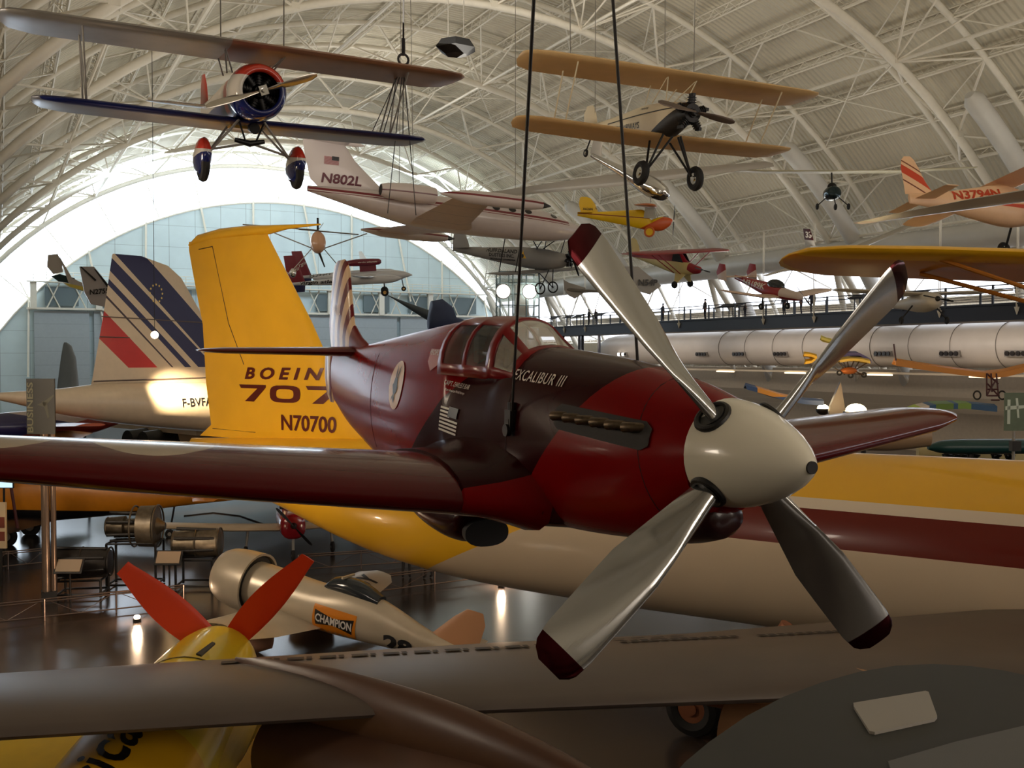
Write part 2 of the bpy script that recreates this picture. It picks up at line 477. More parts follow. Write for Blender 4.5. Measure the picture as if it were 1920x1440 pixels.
# end wall detail: door heads, catwalk truss, stair tower
dd = MB()
for k in range(9):
    x = 6.5 + 6.4 * k
    dd.box((x, Y_END - .6, 6.4), (5.9, .5, 12.6))
struct(dd.build('door_1', mat('hangar_door', (168, 176, 180), rough=.55, noise=.03, panels=[(2, 1.6, .015)])))
dt = MB()
dt.box((HX + 3, Y_END - 1.0, 12.95), (58, .8, .25)); dt.box((HX + 3, Y_END - 1.4, 16.0), (58, 1.2, .14))
for k in range(40):
    x = 3.5 + 1.4 * k
    dt.bar((x, Y_END - 1.9, 16), (x, Y_END - 1.9, 17.1), .04); dt.bar((x, Y_END - 1.2, 13), (x + 1.4 * (1 if k % 2 else -1), Y_END - 1.2, 16), .08)
    if k % 5 == 0: dt.box((x, Y_END - 1.2, 14.5), (.7, .7, 3.2))
for z in (16.4, 16.8, 17.1): dt.bar((3.5, Y_END - 1.9, z), (60, Y_END - 1.9, z), .035)
struct(dt.build('trim_2', M_STEEL))
dk = MB()
for k in range(9): dk.box((6.5 + 6.4 * k, Y_END - .95, 14.4), (3.6, .3, 2.2))
struct(dk.build('trim_3', mat('door_head_grey', (104, 118, 122), rough=.6)))

# roof ribs: three-chord arched trusses
def rib(y, th0=-77, th1=77, step=4.93, phase=0.6):
    r = MB(); n = 44
    for k, (rr, dy, rad) in enumerate(((R_IN, 0, .27), (R_OUT, 3.1, .2), (R_OUT, -3.1, .2))):
        r.tube([arch(th0 + (th1 - th0) * i / n, rr, y + dy) for i in range(n + 1)], rad, 8)
    th = phase - 16 * step; i = 0
    while th < 77:
        if th > -77:
            for s in (-1, 1):
                if i % 2 == 0:
                    for q in (-step, step):
                        if abs(th + q) < 77: r.bar(arch(th, R_IN, y), arch(th + q, R_OUT, y + 3.1 * s), .085, 5)
                    r.box(arch(th, R_IN + .05, y + .25 * s), (.5, .05, .4))
            r.bar(arch(th, R_OUT, y - 3.1), arch(th, R_OUT, y + 3.1), .1, 5)
            if i % 2: r.bar(arch(th, R_OUT, y - 3.1), arch(th + step, R_OUT, y + 3.1), .05, 4)
        th += step; i += 1
    return r
for k, y in enumerate(RIBS):
    struct(rib(y).build('trim_%d' % (4 + k), M_STEEL, ang=50))

# purlins: shallow lattice joists running along the hall, and longitudinal bracing between ribs
pj = MB(); step = 4.93; phase = .6
for i in range(-16, 17):
    th = phase + i * step
    if abs(th) > 77 or T_STRIP0 - 1 < th < T_STRIP1 + 1: continue
    for q, rr in ((-.33, R_SKIN - .25), (.33, R_SKIN - .25), (0, R_SKIN - .85)):
        pj.bar(arch(th + q, rr, Y_BACK), arch(th + q, rr, Y_END), .06 if q else .07)
    y = Y_BACK + 2; j = 0
    near = abs(th) < 60
    while y < Y_END - 2:
        a = arch(th, R_SKIN - .85, y); 
        for q in (-.33, .33): pj.bar(a, arch(th + q, R_SKIN - .25, y + .8), .028, 3); pj.bar(a, arch(th + q, R_SKIN - .25, y - .8), .028, 3)
        y += 1.6; j += 1
struct(pj.build('trim_14', M_STEEL, ang=50))
br = MB()
for k in range(len(RIBS) - 1):
    y0, y1 = RIBS[k], RIBS[k + 1]
    for i in range(-14, 15, 4):
        th = phase + i * step
        if abs(th) > 74: continue
        ym = (y0 + y1) / 2
        br.bar(arch(th, R_IN, y0), arch(th, R_IN, y1), .11, 6)
        for (ya, s) in ((y0, 1), (y1, -1)):
            br.bar(arch(th, R_IN, ya), arch(th, R_OUT, ya + 5.2 * s), .07, 5)
            for q in (-step, step):
                br.bar(arch(th, R_IN, ya), arch(th + q, R_OUT, ya + 6.5 * s), .06, 5)
        br.bar(arch(th, R_OUT, y0 + 3.1), arch(th + 2 * step, R_OUT, y1 - 3.1), .05, 4)
        br.bar(arch(th + 2 * step, R_OUT, y0 + 3.1), arch(th, R_OUT, y1 - 3.1), .05, 4)
struct(br.build('trim_15', M_STEEL, ang=50))

# air ducts: a main along the hall high on the right with branches rising along the roof, one per bay
du = thing('ventilation_duct', 'large pale round air duct high along the right roof with rising branch pipes', 'duct', arch(51.5, 38.6, 50))
inv = du.matrix_world.inverted()
d = MB(); d.cyl(inv @ arch(51.5, 38.6, -20), inv @ arch(51.5, 38.6, 110), .95, n=24); d.build('main_pipe', M_DUCT, du)
for k in range(-1, 5):
    y = 42.2 + 16 * k - .3; b = MB()
    b.tube([inv @ arch(t, 38.9, y) for t in (50.5, 48, 45, 42, 39, 36.6, 35.9)], [.62] * 6 + [.3], 16); b.build('branch_pipe', M_DUCT, du)
for k in range(0, 3):
    y = 42.2 + 16 * k; b = MB(); b.tube([inv @ arch(t, 38.8, y) for t in (52, 58, 64, 70)], .6, 14); b.build('drop_pipe', M_DUCT, du)

# right-hand side: raised walkway, big white duct below it, wall
def side_strut(y):
    r = MB(); r.bar((62.2, y, 0), (59.5, y, 17), .28, 8); r.bar((66, y + 2.6, 0), (59.8, y, 15.5), .2, 8)
    r.bar((66, y - 2.6, 0), (59.8, y, 15.5), .2, 8); return r
wr = MB()
for y in RIBS:
    for (a, b, c) in (((65.5, y - 3.1, 4), (59.2, y, 15.5), .26), ((65.5, y + 3.1, 4), (59.2, y, 15.5), .26)): wr.bar(a, b, c, 8)
M_BACKFILL = emis('back_fill_glow', (255, 240, 224), 3.0)
bg = MB(); bg.plate([arch(t, 38, Y_BACK + .1) for t in range(-52, 53, 4)] + [arch(t, 27, Y_BACK + .1) for t in range(52, -53, -4)], (0, -1, 0), .08); struct(bg.build('window_3', M_BACKFILL))  # unseen emitter behind the camera, added for frontal fill, crescent-shaped to light from above
struct(wr.build('trim_16', M_STEEL, ang=50))
lw = MB(); lw.box((65.0, 50, 3.2), (1.0, 160, 6.4)); struct(lw.build('baseboard_right', mat('low_wall', (190, 176, 156), rough=.7, noise=.05)))
# ---------------------------------------------------------------- red racing fighter in front
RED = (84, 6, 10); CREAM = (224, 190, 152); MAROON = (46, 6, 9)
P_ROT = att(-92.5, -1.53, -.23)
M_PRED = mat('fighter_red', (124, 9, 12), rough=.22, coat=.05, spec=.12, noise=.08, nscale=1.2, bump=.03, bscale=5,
    regions=[([('p', .51, 0, -.86, -2.11), ('p', -.63, 0, .77, .983)], MAROON)])  # darker diagonal band across the fuselage, set in the base colour
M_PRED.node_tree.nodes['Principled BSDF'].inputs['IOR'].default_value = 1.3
P = thing('fighter_plane', 'dark red polished racing fighter with white spinner hanging nose towards viewer', 'airplane', (3.985, 4.822, 6.904), P_ROT)
pf = MB()
PST = [(-.12, .33, -.38, .33), (-.45, .41, -.58, .40), (-1.0, .50, -.70, .44, 2.15), (-1.7, .56, -.79, .46, 2.2), (-2.5, .60, -.86, .46, 2.25),
       (-2.75, .58, -.90, .46, 2.3), (-3.0, .50, -.94, .46, 2.3), (-3.85, .50, -1.05, .46, 2.3), (-4.0, .78, -1.07, .455, 2.1), (-4.2, .835, -1.10, .45, 2.0), (-4.7, .81, -1.20, .44, 2.0),
       (-5.3, .765, -1.16, .41, 1.9), (-6.2, .69, -1.06, .34, 1.9), (-7.2, .60, -.90, .26, 1.9), (-8.1, .52, -.74, .18, 1.9), (-9.0, .46, -.56, .10, 1.8), (-9.85, .40, -.28, .03, 1.6)]
body_loft(pf, PST, 40)
P_BVH = pf.bvh()
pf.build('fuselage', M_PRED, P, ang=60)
# spinner and its nose hole
SPH = [(-.115, .335), (-.08, .333), (0, .325), (.12, .30), (.25, .26), (.38, .205), (.49, .145), (.57, .088), (.615, .045), (.63, .02)]
sp = MB(); rings = []
for x, r in SPH: rings.append([Vector((x, r * math.cos(2 * PI * i / 40), r * math.sin(2 * PI * i / 40))) for i in range(40)])
sp.loft(rings); spo = sp.build('spinner', mat('spinner_white', (228, 222, 204), rough=.22, coat=.4, noise=.02), P, ang=60)
ho = MB(); ho.cyl((.60, 0, 0), (.634, 0, 0), .036, n=20); ho.build('nose_hole', mat('black_hole', (14, 10, 10), rough=.6), spo)
# blades
M_BLADE = mat('polished_blade', (190, 190, 188), rough=.13, metal=1.0, bump=.02, bscale=14, aniso=(14, 14, .35),
              regions=[([('p', 0, 0, 1, 1.585)], (58, 10, 14))])
M_BLADE.node_tree.nodes['Principled BSDF'].inputs['Metallic'].default_value = .93
def bl_chord(t):
    for a, b, c, d in ((0, .12, .16, .19), (.12, .5, .19, .335), (.5, .88, .335, .335), (.88, .965, .335, .30), (.965, 1.001, .30, .16)):
        if t <= b: return c + (d - c) * (t - a) / (b - a)
def bl_beta(t): return 66 - 46 * t ** .7
def bl_th(t): return .5 - .38 * min(1, t / .35) if t < .35 else .12 - .05 * (t - .35) / .65
bmesh_blade = MB(); bmesh_blade.loft(blade_rings(1.72, .20, bl_chord, bl_beta, bl_th, 10, 40, hand=1))
b0 = bmesh_blade.build('propeller_blade', M_BLADE, P, ang=70)
cf = MB(); cf.torus((0, 0, .318), (.15, 0, 1), .10, .022, 24, 8); cf.cyl((0, 0, .24), (0, 0, .33), .085, n=20)
c0 = cf.build('blade_boot', mat('black_rubber', (16, 14, 14), rough=.5), b0)
for k in range(4):
    a = R_(42.76 + 90 * k)
    M = Matrix.Rotation(a - PI / 2, 4, 'X')
    if k == 0: b0.matrix_local = M
    else:
        b = b0.copy(); COL.objects.link(b); b.parent = P; b.matrix_local = M
        c = c0.copy(); COL.objects.link(c); c.parent = b
# wings: root at y=.4, tip at 5.6, five degrees of dihedral
def pw(s):
    h = [(-1.75, .05, 3.2, -.66, .155), (-1.84, .42, 2.95, -.63, .165), (-1.98, .62, 2.66, -.60, .165), (-2.2, 1.1, 2.42, -.57, .168), (-2.62, 3.0, 1.98, -.41, .175),
         (-3.1, 5.0, 1.42, -.23, .17), (-3.2, 5.35, 1.28, -.17, .11), (-3.38, 5.55, .98, -.15, .09), (-3.6, 5.63, .5, -.145, .05)]
    h = [(x, s * y, c, z, t) for x, y, c, z, t in h]
    m = MB(); wing(m, h if s > 0 else h[::-1], n=14); return m
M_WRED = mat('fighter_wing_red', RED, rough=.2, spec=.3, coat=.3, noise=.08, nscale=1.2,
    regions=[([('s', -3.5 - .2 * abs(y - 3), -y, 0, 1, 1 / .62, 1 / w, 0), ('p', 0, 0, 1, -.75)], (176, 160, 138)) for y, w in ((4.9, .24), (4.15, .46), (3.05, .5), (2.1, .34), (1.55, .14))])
wr_ = pw(-1); WBV = wr_.bvh(); wr_.build('right_wing', M_WRED, P, ang=60)
pw(1).build('left_wing', M_WRED, P, ang=60)
for s in (-1, 1):                                # root fillet over the leading edge
    f = MB(); rr = []
    for y, x, c, z, t in ((.36, -1.80, 3.3, -.60, .22), (.50, -1.86, 3.0, -.60, .195), (.66, -1.95, 2.75, -.585, .178), (.95, -2.08, 2.55, -.56, .165)):
        rr.append((x, s * y, c, z, t))
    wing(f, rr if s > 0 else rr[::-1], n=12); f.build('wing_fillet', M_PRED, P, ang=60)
# tail
SB = dict(rough=.28, coat=.1, spec=.3)
# cream sunburst stripes swept over the fin
arcs = [a for k in range(5, -1, -1) for a in ([([('s', -7.75, 0, -.45, .98 + .31 * k + .17, 1, 0, .80), ('p', -1, 0, .12, 8.74)], CREAM), ([('s', -7.75, 0, -.45, .98 + .31 * k, 1, 0, .80)], (104, 14, 20))])]
M_FIN = mat('fin_sunburst', RED, noise=.05, regions=arcs, **SB)
fn = MB(); wing(fn, [(-7.4, .38, 2.5, 0, .03), (-8.3, .62, 1.72, 0, .07), (-8.68, .80, 1.40, 0, .085), (-8.82, 1.2, 1.17, 0, .085), (-8.93, 1.55, .93, 0, .08), (-9.02, 1.66, .74, 0, .07), (-9.18, 1.72, .42, 0, .05)], lat=(0, 0, 1), n=12)
FINB = fn.bvh(); fn.build('fin', M_FIN, P, ang=50)
rd = MB(); wing(rd, [(-9.78, -.36, .2, 0, .08), (-9.72, -.25, .48, 0, .1), (-9.76, 0, .58, 0, .1), (-9.78, .45, .55, 0, .1)], lat=(0, 0, 1), n=8)
rd.build('rudder', M_FIN, P)
for s in (-1, 1):
    st = [(-8.35, s * .05, 1.35, .42, .10), (-8.5, s * .6, 1.15, .42, .10), (-8.78, s * 1.7, .82, .42, .1), (-8.9, s * 1.95, .6, .42, .08), (-9.0, s * 2.03, .3, .42, .05)]
    m = MB(); wing(m, st if s > 0 else st[::-1], n=10, camber=0); m.build('tailplane', mat('tail_red', RED, noise=.06, **SB), P)
# belly scoop and chin
sc = MB(); body_loft(sc, [(-3.95, -.98, -1.06, .22), (-4.1, -.9, -1.30, .27), (-4.6, -.9, -1.40, .28), (-5.4, -.9, -1.36, .26), (-6.4, -.9, -1.16, .18), (-6.9, -.9, -1.0, .08)], 24)
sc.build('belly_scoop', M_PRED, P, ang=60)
sm = MB(); sm.loft([ring(-3.90, -1.08, -1.34, .225, 24, 2.4), ring(-4.05, -1.08, -1.34, .20, 24, 2.4)]); sm.build('scoop_mouth', mat('scoop_dark', (18, 12, 12), rough=.7), P)
ch = MB(); body_loft(ch, [(-.12, -.33, -.50, .12), (-.2, -.28, -.56, .17), (-.6, -.3, -.66, .2), (-1.1, -.3, -.70, .12)], 20)
ch.build('chin_intake', mat('chin_dark_red', (40, 8, 10), rough=.3, coat=.4), P, ang=60)
# exhausts
ex = MB(); gx = MB()
decal('exhaust_plate', join_geo([([(0.06, 0), (.94, 0), (1, .2), (1, .8), (.94, 1), (.06, 1), (0, .8), (0, .2)], [tuple(range(8))])]), mat('exhaust_plate_dark', (30, 23, 20), rough=.75), P,
      (-1.62, -.5, .03), (1.20, 0, -.035), (0, .0, .19), (0, -1, .15), P_BVH, .012, .06)
for k in range(6):
    x = -1.50 + .185 * k; hit = P_BVH.ray_cast(Vector((x, -3, .11 - .005 * k)), Vector((0, 1, 0)))[0]
    y = hit.y; e = MB(); e.tube([(x + .07, y + .05, .12), (x + .01, y - .03, .125), (x - .07, y - .05, .118)], [.030, .034, .036], 10)
    e.build('exhaust_stub', mat('exhaust_metal', (96, 82, 66), rough=.42, metal=.9, noise=.3, nscale=30), P)
sl = MB()
for x in (-.50, -2.46, -6.9):
    pts = []
    for i in range(36):
        a = 2 * PI * i / 36; d = Vector((0, math.cos(a), math.sin(a))); cz = Vector((x - .12 * math.sin(a) * (x > -1), 0, -.12))
        h = P_BVH.ray_cast(cz + d * 3, -d)[0]
        if h: pts.append(h + d * .001)
    sl.tube(pts, .0035, 4, closed=True)
sl.build('panel_seam', mat('seam_maroon', (24, 5, 8), rough=.5), P)
# canopy: greenhouse frame and panes
def can_ring(x, top, w, base, n=16):
    pts = []
    for i in range(n + 1):
        a = PI * i / n; e = 2.3; ca, sa = math.cos(a), math.sin(a); k = (abs(ca) ** e + abs(sa) ** e) ** (-1 / e)
        pts.append(Vector((x, -w * k * ca, base + (top - base) * k * sa)))
    return pts
CS = [(-2.50, .56, .30, .33), (-2.58, .61, .36, .33), (-2.98, .83, .36, .32), (-3.04, .84, .37, .32), (-3.10, .845, .375, .31), (-3.52, .855, .40, .31), (-3.58, .855, .405, .31), (-4.04, .85, .425, .31), (-4.14, .845, .43, .31)]
frame_m, pane_m = MB(), MB(); N = 16; W = [can_ring(*c, n=N) for c in CS]
for i in range(len(CS) - 1):
    solid_st = i in (0, 2, 3, 5, 7)
    for k in range(N):
        top = k in (6, 7, 8, 9) and i >= 3
        rail = k in (0, 15)
        post = (i == 1 and k in (4, 11)) or (i in (4, 6) and k in (5, 10) )
        q = [W[i][k], W[i][k + 1], W[i + 1][k + 1], W[i + 1][k]]
        (frame_m if (solid_st or top or rail or post) else pane_m).add(q, [(0, 1, 2, 3)])
fo = frame_m.build('canopy_frame', mat('canopy_red', (120, 12, 16), rough=.3, coat=.1, spec=.3), P, ang=40)
so = fo.modifiers.new('s', 'SOLIDIFY'); so.thickness = .022; so.offset = 0
M_PANE = mat('canopy_glass', (196, 206, 204), rough=.05, trans=.9, alpha=.55)
pane_m.build('canopy_glass', M_PANE, P, ang=60)
seat = MB(); seat.box((-3.75, 0, .5), (.12, .40, .5)); seat.ball((-3.75, 0, .76), .11, (.5, 1, 1)); seat.box((-2.95, 0, .5), (.1, .5, .16))
seat.build('cockpit_seat', mat('cockpit_dark', (34, 32, 30), rough=.7), P)
# artwork
WH = mat('white_lettering', (214, 206, 196), rough=.4); CR = mat('cream_marking', (222, 188, 152), rough=.35); BKM = mat('black_marking', (16, 14, 16), rough=.4)
NR = Vector((0, -1, .28))
decal('lettering', text_geo('EXCALIBUR III', .01, 0, 1.1), WH, P, (-2.52, -.5, .37), (.86, 0, -.015), (0, .04, .085), NR, P_BVH, .008, .05)
decal('lettering', text_geo('CAPT. CHARLES F. BLAIR', .0), WH, P, (-3.98, -.5, .24), (.52, 0, -.012), (0, .01, .045), NR, P_BVH, .008, .05)
decal('lettering', text_geo('Pan American World Airways', .0), WH, P, (-3.94, -.5, .175), (.42, 0, -.01), (0, .0, .034), NR, P_BVH, .008, .05)
st_ = [([(0 if j > 2 else 0, j / 6.5), (1 if j < 4 else .52, j / 6.5), (1 if j < 4 else .52, j / 6.5 + .085), (0, j / 6.5 + .085)], [(0, 1, 2, 3)]) for j in range(7)]
decal('flag_stripes', join_geo(st_), WH, P, (-4.03, -.5, -.20), (.46, 0, -.02), (.05, .0, .23), NR, P_BVH, .008, .05)
decal('flag_canton', poly_geo([(0, 0), (1, 0), (1, 1), (0, 1)]), mat('flag_navy', (24, 28, 34), rough=.4), P, (-3.80, -.5, -.06), (.23, 0, -.008), (.02, 0, .10), NR, P_BVH, .012, .05)
decal('emblem_disc', ellipse_geo(.5, .5, .5, .5, 36), CR, P, (-5.98, -.5, -.10), (.58, 0, -.03), (.05, 0, .56), NR, P_BVH, .008, .06)
bird = [(.5, .12), (.56, .22), (.52, .30), (.62, .34), (.70, .45), (.64, .50), (.60, .62), (.66, .92), (.58, .80), (.55, .64), (.50, .62), (.47, .78), (.40, .93), (.42, .66), (.36, .52), (.30, .48), (.36, .40), (.42, .30), (.34, .24), (.30, .14), (.40, .22)]
decal('emblem_bird', poly_geo(bird), BKM, P, (-5.98, -.5, -.10), (.58, 0, -.03), (.05, 0, .56), NR, P_BVH, .014, .06)
decal('emblem_shield', poly_geo([(0, 1), (1, 1), (.95, .35), (.45, 0), (.08, .4)]), mat('shield_pale', (176, 104, 92), rough=.35), P, (-4.66, -.5, .36), (.42, 0, -.01), (0, .06, .22), NR, P_BVH, .008, .06)
decal('lettering', text_geo('PEOPLES', .01), WH, P, (-4.64, -.5, .53), (.38, 0, -.01), (0, .02, .05), NR, P_BVH, .012, .05)
decal('registration_lettering', text_geo('N1202', .02), CR, P, (-9.62, -.5, .93), (.42, 0, 0), (0, 0, .15), (0, -1, 0), FINB, .008, .06)
# lifting slings: dark wire ropes from the roof to fittings on either side of the nose
def rope(name, label, p, q, r, m, group=None, n=6):
    o = thing(name, label, 'cable', p, None, group)
    c = MB(); c.cyl((0, 0, 0), Vector(q) - Vector(p), r, n=n); c.build('wire_rope', m, o)
    f = MB(); f.cyl((0, 0, 0), (0, 0, .14), r * 3.2, n=8); f.box((0, 0, -.03), (r * 8, r * 5, .08)); f.build('turnbuckle', mat('fitting_dark', (30, 24, 24), rough=.5, metal=.5), o)
    return o
M_ROPE = mat('dark_rope', (38, 34, 32), rough=.6)
RB = P_ROT @ Vector((-2.35, -.46, .02)) + Vector((3.985, 4.822, 6.904)); LB = P_ROT @ Vector((-1.9, .44, .30)) + Vector((3.985, 4.822, 6.904))
rope('lifting_cable', 'dark steel cable holding the red fighter on its near side', RB, at(1004, -60, 5.9), .011, M_ROPE)
rope('lifting_cable', 'dark steel cable holding the red fighter on its far side behind a blade', LB, at(1145, -60, 7.4), .012, M_ROPE)
wk = MB(); bo = P_ROT.to_4x4(); 
wk.box((-2.35, -.475, .02), (.11, .05, .16)); wk.cyl((-2.35, -.48, -.06), (-2.35, -.52, -.06), .05, n=14); wk.build('lifting_fitting', mat('fitting_dark', (30, 24, 24)), P)
# ---------------------------------------------------------------- the yellow four-engined jet airliner on the floor
YEL = (232, 176, 40); JBR = (104, 26, 14); JWH = (206, 186, 158)
J_ROT = att(-60.9, 0, 0)
J = thing('jet_airliner', 'yellow, white and brown four-engined jet airliner with tall yellow tail fin', 'airplane', (25.0, 2.9, 0), J_ROT)
M_JET = mat('airliner_skin', JWH, rough=.28, coat=.3, noise=.03, nscale=.6, regions=[
    ([('p', 0, 0, 1, 3.42)], JBR), ([('p', 0, 0, 1, 4.2)], (222, 206, 184)), ([('p', 0, 0, 1, 4.42)], YEL), ([('p', -.43, 0, 1, 13.35)], YEL)])
M_JETY = mat('airliner_yellow', YEL, rough=.16, coat=.6, noise=.05, nscale=.8, bump=.25, bscale=1.6)
M_JETG = mat('airliner_wing_grey', (84, 73, 65), rough=.42, noise=.10, nscale=.8, bump=.04, bscale=3)
jf = MB(); body_loft(jf, [(0, 3.0, 2.7, .1), (-1.2, 4.1, 1.9, 1.0), (-3.5, 5.0, 1.35, 1.6), (-6.5, 5.32, 1.2, 1.78), (-12, 5.34, 1.15, 1.8), (-18, 5.28, 1.1, 1.8), (-23, 5.2, 1.05, 1.78),
    (-27, 5.1, 1.15, 1.7), (-30.5, 4.98, 1.6, 1.5), (-34, 4.84, 2.5, 1.1), (-37, 4.7, 3.3, .65), (-39, 4.6, 4.0, .15)], 40)
JB = jf.bvh(); jf.build('fuselage', M_JET, J, ang=60)
jn = MB(); wing(jn, [(-28.6, 4.7, 10.0, 0, .03), (-30.4, 5.1, 7.6, 0, .07), (-31.9, 6.6, 6.35, 0, .08), (-33.1, 8.6, 5.3, 0, .085), (-34.35, 10.4, 4.55, 0, .09), (-34.9, 11.2, 4.2, 0, .09), (-35.1, 11.5, 4.0, 0, .09)], lat=(0, 0, 1), n=14)
JFB = jn.bvh(); jn.build('tail_fin', M_JETY, J, ang=60)
cp = MB(); cp.loft([ring(x, zt, zb, w, 14) for x, zt, zb, w in ((-39.1, 11.42, 11.36, .03), (-38.6, 11.72, 11.40, .10), (-37.4, 11.86, 11.44, .17), (-36, 11.86, 11.46, .2), (-35, 11.80, 11.5, .15), (-34.2, 11.76, 11.60, .07), (-32.7, 11.68, 11.63, .03))])
cp.build('fin_cap', M_JETY, J, ang=60)
M_LB = mat('jet_brown_letters', (86, 24, 12), rough=.4)
sh = lambda g, k: ([(a + k * b, b) for a, b in g[0]], g[1])
decal('lettering', text_geo('B O E I N G', .035, .25), M_LB, J, (-36.05, -.5, 6.72), (4.5, 0, 0), (0, 0, .40), (0, -1, 0), JFB, .02, .3)
seven = lambda x: ([(x, 1), (x + .29, 1), (x + .29, .86), (x + .16, .0), (x + .06, .0), (x + .20, .78), (x + .02, .78)], [tuple(range(7))])
def oval(x, w):
    n = 20; o = [(x + w / 2 + w / 2 * math.copysign(abs(math.cos(2 * PI * i / n)) ** .5, math.cos(2 * PI * i / n)), .5 + .5 * math.copysign(abs(math.sin(2 * PI * i / n)) ** .7, math.sin(2 * PI * i / n))) for i in range(n)]
    i_ = [(x + w / 2 + (a - x - w / 2) * .58, .5 + (b - .5) * .56) for a, b in o]
    return (o + i_, [(i, (i + 1) % n, n + (i + 1) % n, n + i) for i in range(n)])
decal('model_number', join_geo([seven(0), oval(.33, .30), seven(.68)]), M_LB, J, (-36.35, -.5, 5.98), (4.75, 0, 0), (0, 0, .56), (0, -1, 0), JFB, .02, .3)
decal('registration_lettering', text_geo('N70700', .02), M_LB, J, (-34.25, -.5, 5.08), (2.45, 0, 0), (0, 0, .52), (0, -1, 0), JFB, .02, .3)
seam = MB()
for a, b in (((-38.5, 11.2), (-37.7, 11.25)), ((-37.7, 11.25), (-36.9, 8.6)), ((-36.9, 8.6), (-36.1, 7.2)), ((-37.9, 4.98), (-35.6, 4.95))): 
    pa, pb = [JFB.ray_cast(Vector((q[0], -3, q[1])), Vector((0, 1, 0)))[0] or Vector((q[0], -.3, q[1])) for q in (a, b)]
    seam.bar(pa, pb, .018, 4)
seam.build('rudder_seam', mat('seam_dark', (70, 44, 14)), J)
for s in (-1, 1):
    st = [(-32.0, s * .5, 4.6, 4.4, .09), (-34.4, s * 3.4, 3.1, 4.62, .09), (-36.6, s * 6.0, 1.8, 4.8, .08)]
    if s > 0:
        m = MB(); wing(m, st, n=8, camber=0); m.build('tailplane', M_JETY, J, ang=60)
# right wing, swept towards the viewer
def jwing(s):
    h = [(-5.3, 1.2, 7.4, 2.5, .09), (-5.9, 1.8, 7.2, 2.52, .09), (-11.6, 7.38, 5.2, 2.76, .09), (-14.3, 10.0, 4.75, 2.86, .085), (-18.1, 13.6, 3.95, 2.95, .085), (-21.2, 16.87, 3.6, 3.02, .085), (-23.4, 19.0, 3.0, 3.06, .08), (-24.2, 19.7, 1.9, 3.1, .07)]
    h = [(x, s * y, c, z, t) for x, y, c, z, t in h]; m = MB(); wing(m, h if s > 0 else h[::-1], n=14); return m
jr = jwing(-1); JRB = jr.bvh(); jr.build('right_wing', M_JETG, J, ang=60)
lw_ = jwing(1); lw_.build('left_wing', M_JETG, J, ang=60)
sq = MB(); M_VG = mat('wing_vent_dark', (26, 17, 12), rough=.6)
def on_wing(px, py):
    o = J_ROT.inverted() @ (Vector((0, 0, EYE)) - Vector((25.0, 2.9, 0))); d = J_ROT.inverted() @ (at(px, py, 1) - Vector((0, 0, EYE)))
    h = JRB.ray_cast(o, d); return h[0], h[1]
def tile(p0, n0, along, w, h):
    a = along - n0 * along.dot(n0); a.normalize(); b = n0.cross(a); p = p0 + n0 * .02
    return [p - a * w - b * h, p + a * w - b * h, p + a * w + b * h, p - a * w + b * h]
L0, L1 = Vector((-21.2, -13.6, 3.3)), Vector((-14.2, -6.3, 2.7)); al = L1 - L0
def down(p): 
    h = JRB.ray_cast(Vector((p.x, p.y, 8)), Vector((0, 0, -1)))
    return h[0], (h[1] if h[1] is None or h[1].z > 0 else -h[1])
for k in range(11):
    for j, w in ((0, .12), (.42, .04)):
        p, nn = down(L0 + al * ((k + j) * .046 + .01))
        if p: sq.add(tile(p, nn, al, w, .12), [(0, 1, 2, 3)])
for k in range(24):
    if k in (12, 13): continue
    p, nn = down(L0 + al * (.60 + k * .0165))
    if p: sq.add(tile(p, nn, al, .065, .09), [(0, 1, 2, 3)])
for k in range(4):
    p, nn = down(L0 + al * (.60 + k * .033) + Vector((-.25, .25, 0)))
    if p: sq.add(tile(p, nn, al, .11, .045), [(0, 1, 2, 3)])
v = sq.build('wing_vent', M_VG, J); v['kind'] = 'stuff'
# engines on pylons
def engine(y, xle, z, m):
    e = MB(); e.loft([[Vector((x, y + r * math.cos(2 * PI * i / 24), z + r * math.sin(2 * PI * i / 24))) for i in range(24)] for x, r in
        ((xle + 3.6, .40), (xle + 3.6, .52), (xle + 3.4, .58), (xle + 2.6, .68), (xle + .8, .72), (xle - .9, .66), (xle - 2.6, .52), (xle - 2.6, .42))])
    o = e.build('engine_nacelle', m, J, ang=60)
    q = MB(); body_loft(q, [(xle + 3.0, z + .66, z + .3, .08), (xle + 2.0, z + .95, z + .3, .2), (xle + .6, z + 1.2, z + .3, .27), (xle - 1.2, z + 1.30, z + .3, .24), (xle - 2.5, z + 1.24, z + .3, .14), (xle - 3.5, z + 1.12, z + .3, .03)], 16); q.v = [(a_, b_ + y, c_) for a_, b_, c_ in q.v]
    q.build('engine_pylon', m, J, ang=60); return o
M_NAC = mat('nacelle_brown', (84, 58, 44), rough=.36, noise=.06)
engine(-13.45, -17.6, 2.02, M_NAC); engine(-8.6, -12.9, 1.75, mat('nacelle_lit', (168, 124, 88), rough=.4, noise=.05))  # inboard nacelle lighter: its orange light is put into the colour
for y in (-4.5, 4.5):
    w = MB()
    for dx in (-.75, .75):
        for dy in (-.4, .4): wheel(w, (-17 + dx, y + dy, .58), (0, 1, 0), .58, .34, 0, 1)
    w.bar((-17.75, y, .58), (-16.25, y, .58), .14, 8, 1); w.bar((-17, y, .58), (-16.0, y, 2.4), .14, 10, 1)
    w.build('main_gear', [mat('tyre_black', (20, 18, 18), rough=.75), mat('gear_metal', (150, 96, 70), rough=.4, metal=.5)], J)
w = MB()
for dy in (-.3, .3): wheel(w, (-5, dy, .45), (0, 1, 0), .45, .26)
w.bar((-5, 0, .45), (-5, 0, 1.6), .12, 8, 1); w.build('nose_gear', [mat('tyre_black'), mat('gear_metal')], J)

